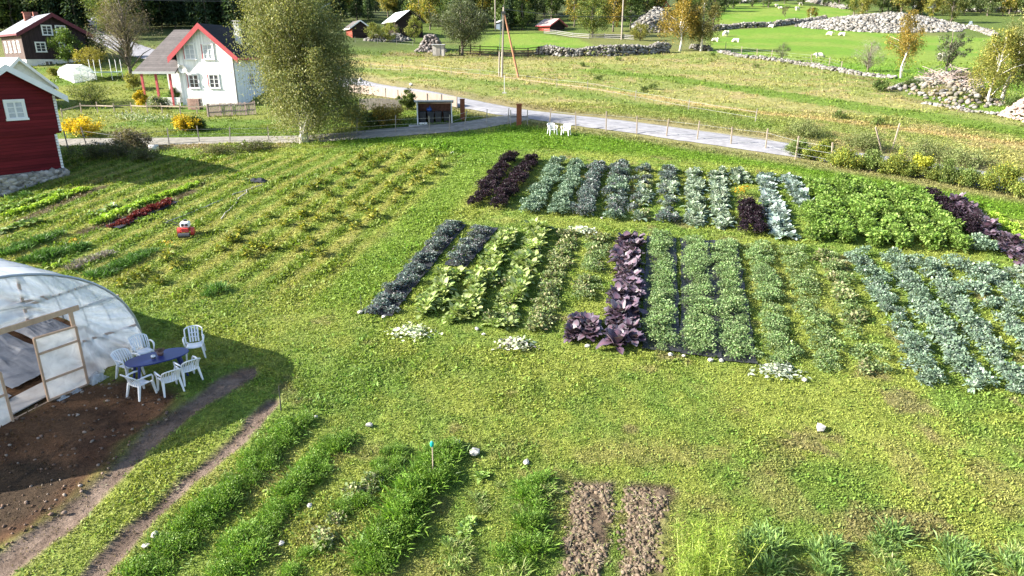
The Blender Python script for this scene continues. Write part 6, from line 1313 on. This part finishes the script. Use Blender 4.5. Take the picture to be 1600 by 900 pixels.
# fennel: tall, feathery, yellow-green
n = 7000; qf = P(1103, 912); st = rng.normal(0, .30, (46, 3)) * [1.1, 1.0, 0]; k = rng.integers(0, 46, n); t = rng.random(n) ** .8
lean_ = rng.normal(0, .16, (46, 3)) * [1, 1, 0] + st * .25; hh = rng.uniform(.6, 1.35, 46)
b = st[k] + lean_[k] * t[:, None]; b[:, 2] = t * hh[k] + .1; b += rng.normal(0, .05, (n, 3)); d = rng.normal(0, 1, (n, 3)) * [1, 1, .6] + [0, 0, .3]
fr_ = leaves(b, d, .15 * rng.uniform(.5, 1.3, n), .014, pal(n, [(.20, .31, .03), (.27, .37, .05), (.14, .24, .025), (.36, .42, .08)], .15))
o = link('fennel', fmesh('fennel', [fr_], LEAF), None, qf); prop(o, 'tall feathery yellow-green fennel at the bottom edge right of the dug beds', 'fennel')
m = MB()
for i in range(46): a = Vector(st[i]); m.tube([a, a + Vector(lean_[i]) * .5 + Vector((0, 0, hh[i] * .5)), a + Vector(lean_[i]) + Vector((0, 0, hh[i]))], [.010, .008, .004], 4)
m.build('stem', mat('fennel stem', (.42, .48, .16), (.34, .40, .12), 4, .5), o)
# stakes and garden odds
q = P(677, 745); o = empty('marker_stake', q, 0, 'wooden stake with teal plastic cap in the tall lush row', 'stake'); MB().tube([(0, 0, 0), (.01, 0, .86)], .018, 6).build('pole', pale_post, o); m = MB(); m.ell((0, 0, .92), (.05, .03, .09)); m.build('cap', mat('teal plastic', (.01, .38, .33), (.01, .32, .28), 3, .35, .5), o, True)
q = P(439, 641); o = MB().tube([(0, 0, -.1), (.02, 0, .75)], [.022, .012], 6).build('metal_stake', metal_dk, None, loc=q); prop(o, 'thin dark stake at the far end of the first carrot row', 'stake')
q = P(565, 488); o = MB().tube([(0, 0, -.1), (0, 0, .65)], [.012, .012], 6).build('metal_stake', metal_dk, None, loc=q); prop(o, 'thin dark stake at the near tip of the leftmost kale row', 'stake')
q = P(402, 284); o = crumple(-.55, .55, -.35, .35, .5, 'film_heap', mulch_m, None, 16, 3); o.location = q; prop(o, 'crumpled heap of black film on the far mown field', 'film heap')
for (a, b, l) in (((258, 350), (345, 314), 'thin pale irrigation pipe lying in the grass right of the red lettuces'), ((362, 306), (412, 289), 'thin pale pipe lying near the crumpled black film'), ((345, 344), (386, 298), 'long grey hose lying in the mown field')):
    A_, B_ = P(*a), P(*b); o = MB().tube([A_.lerp(B_, i / 10) + Vector((random.gauss(0, .05), random.gauss(0, .05), .05 + hz(*A_.lerp(B_, i / 10)[:2]) - A_.lerp(B_, i / 10).z)) for i in range(11)], .022, 5).build('irrigation_pipe', concrete_m); prop(o, l, 'pipe')
for px, py, l in ((178, 232, 'dark low heap by the lane in the shade of the barn'),):
    q = P(px, py + 6); o = crumple(-1.2, 1.2, -.6, .6, .9, 'soil_heap', mat('dark earth', (.10, .075, .06), (.06, .045, .04), 4, .95), None, 20, 12); o.location = q; prop(o, l, 'soil heap')
# scraps and pebbles on the bare soil
n = 420; x = rng.uniform(-16, -8, n * 3); y = rng.uniform(11, 20, n * 3); mk = inside(x, y, [(p.x, p.y) for p in soil_poly]); x, y = x[mk][:n], y[mk][:n]
cen = np.stack([x, y, hgt(x, y) + (fbm(x, y, 1.1, 2) - .5) * .1 + .01], 1)
prop(link('pebbles', npmesh('pebbles', *stones(cen, rng.uniform(.012, .055, len(x)) , [(.19, .13, .10), (.14, .09, .06), (.30, .25, .21), (.10, .06, .04)]), STONE_M)), kind='stuff')
# clods on the dug beds
for po, l in ((bedS1, 'left dug brown bed'), (bedS2, 'right dug brown bed')):
    Q = [(p.x, p.y) for p in po]; x = rng.uniform(min(q[0] for q in Q), max(q[0] for q in Q), 5000); y = rng.uniform(min(q[1] for q in Q), max(q[1] for q in Q), 5000); mk = area(x, y, po, .2, .42) > rng.random(len(x)) ** .5; mk &= fbm(x, y, .5, 99) > .40; x, y = x[mk][:1700], y[mk][:1700]
    cen = np.stack([x, y, hgt(x, y) + rut(x, y) + (fbm(x, y, 1.1, 2) - .5) * .1 + .005], 1)
    prop(link('soil_clods', npmesh('soil_clods', *stones(cen, rng.uniform(.012, .075, len(x)) * rng.random(len(x)) ** .5, [(.105, .078, .055), (.14, .105, .074), (.078, .057, .04), (.18, .14, .105)]), STONE_M)), kind='stuff')
    b = cen[rng.integers(0, len(cen), 500)]; prop(link('dry_straw', npmesh('dry_straw', *leaves(b + [0, 0, .04], rng.normal(0, 1, (500, 3)) * [1, 1, .25], .13, .012, pal(500, [(.45, .38, .28), (.36, .30, .22), (.25, .3, .08)], .2)), GRASSM)), kind='stuff')
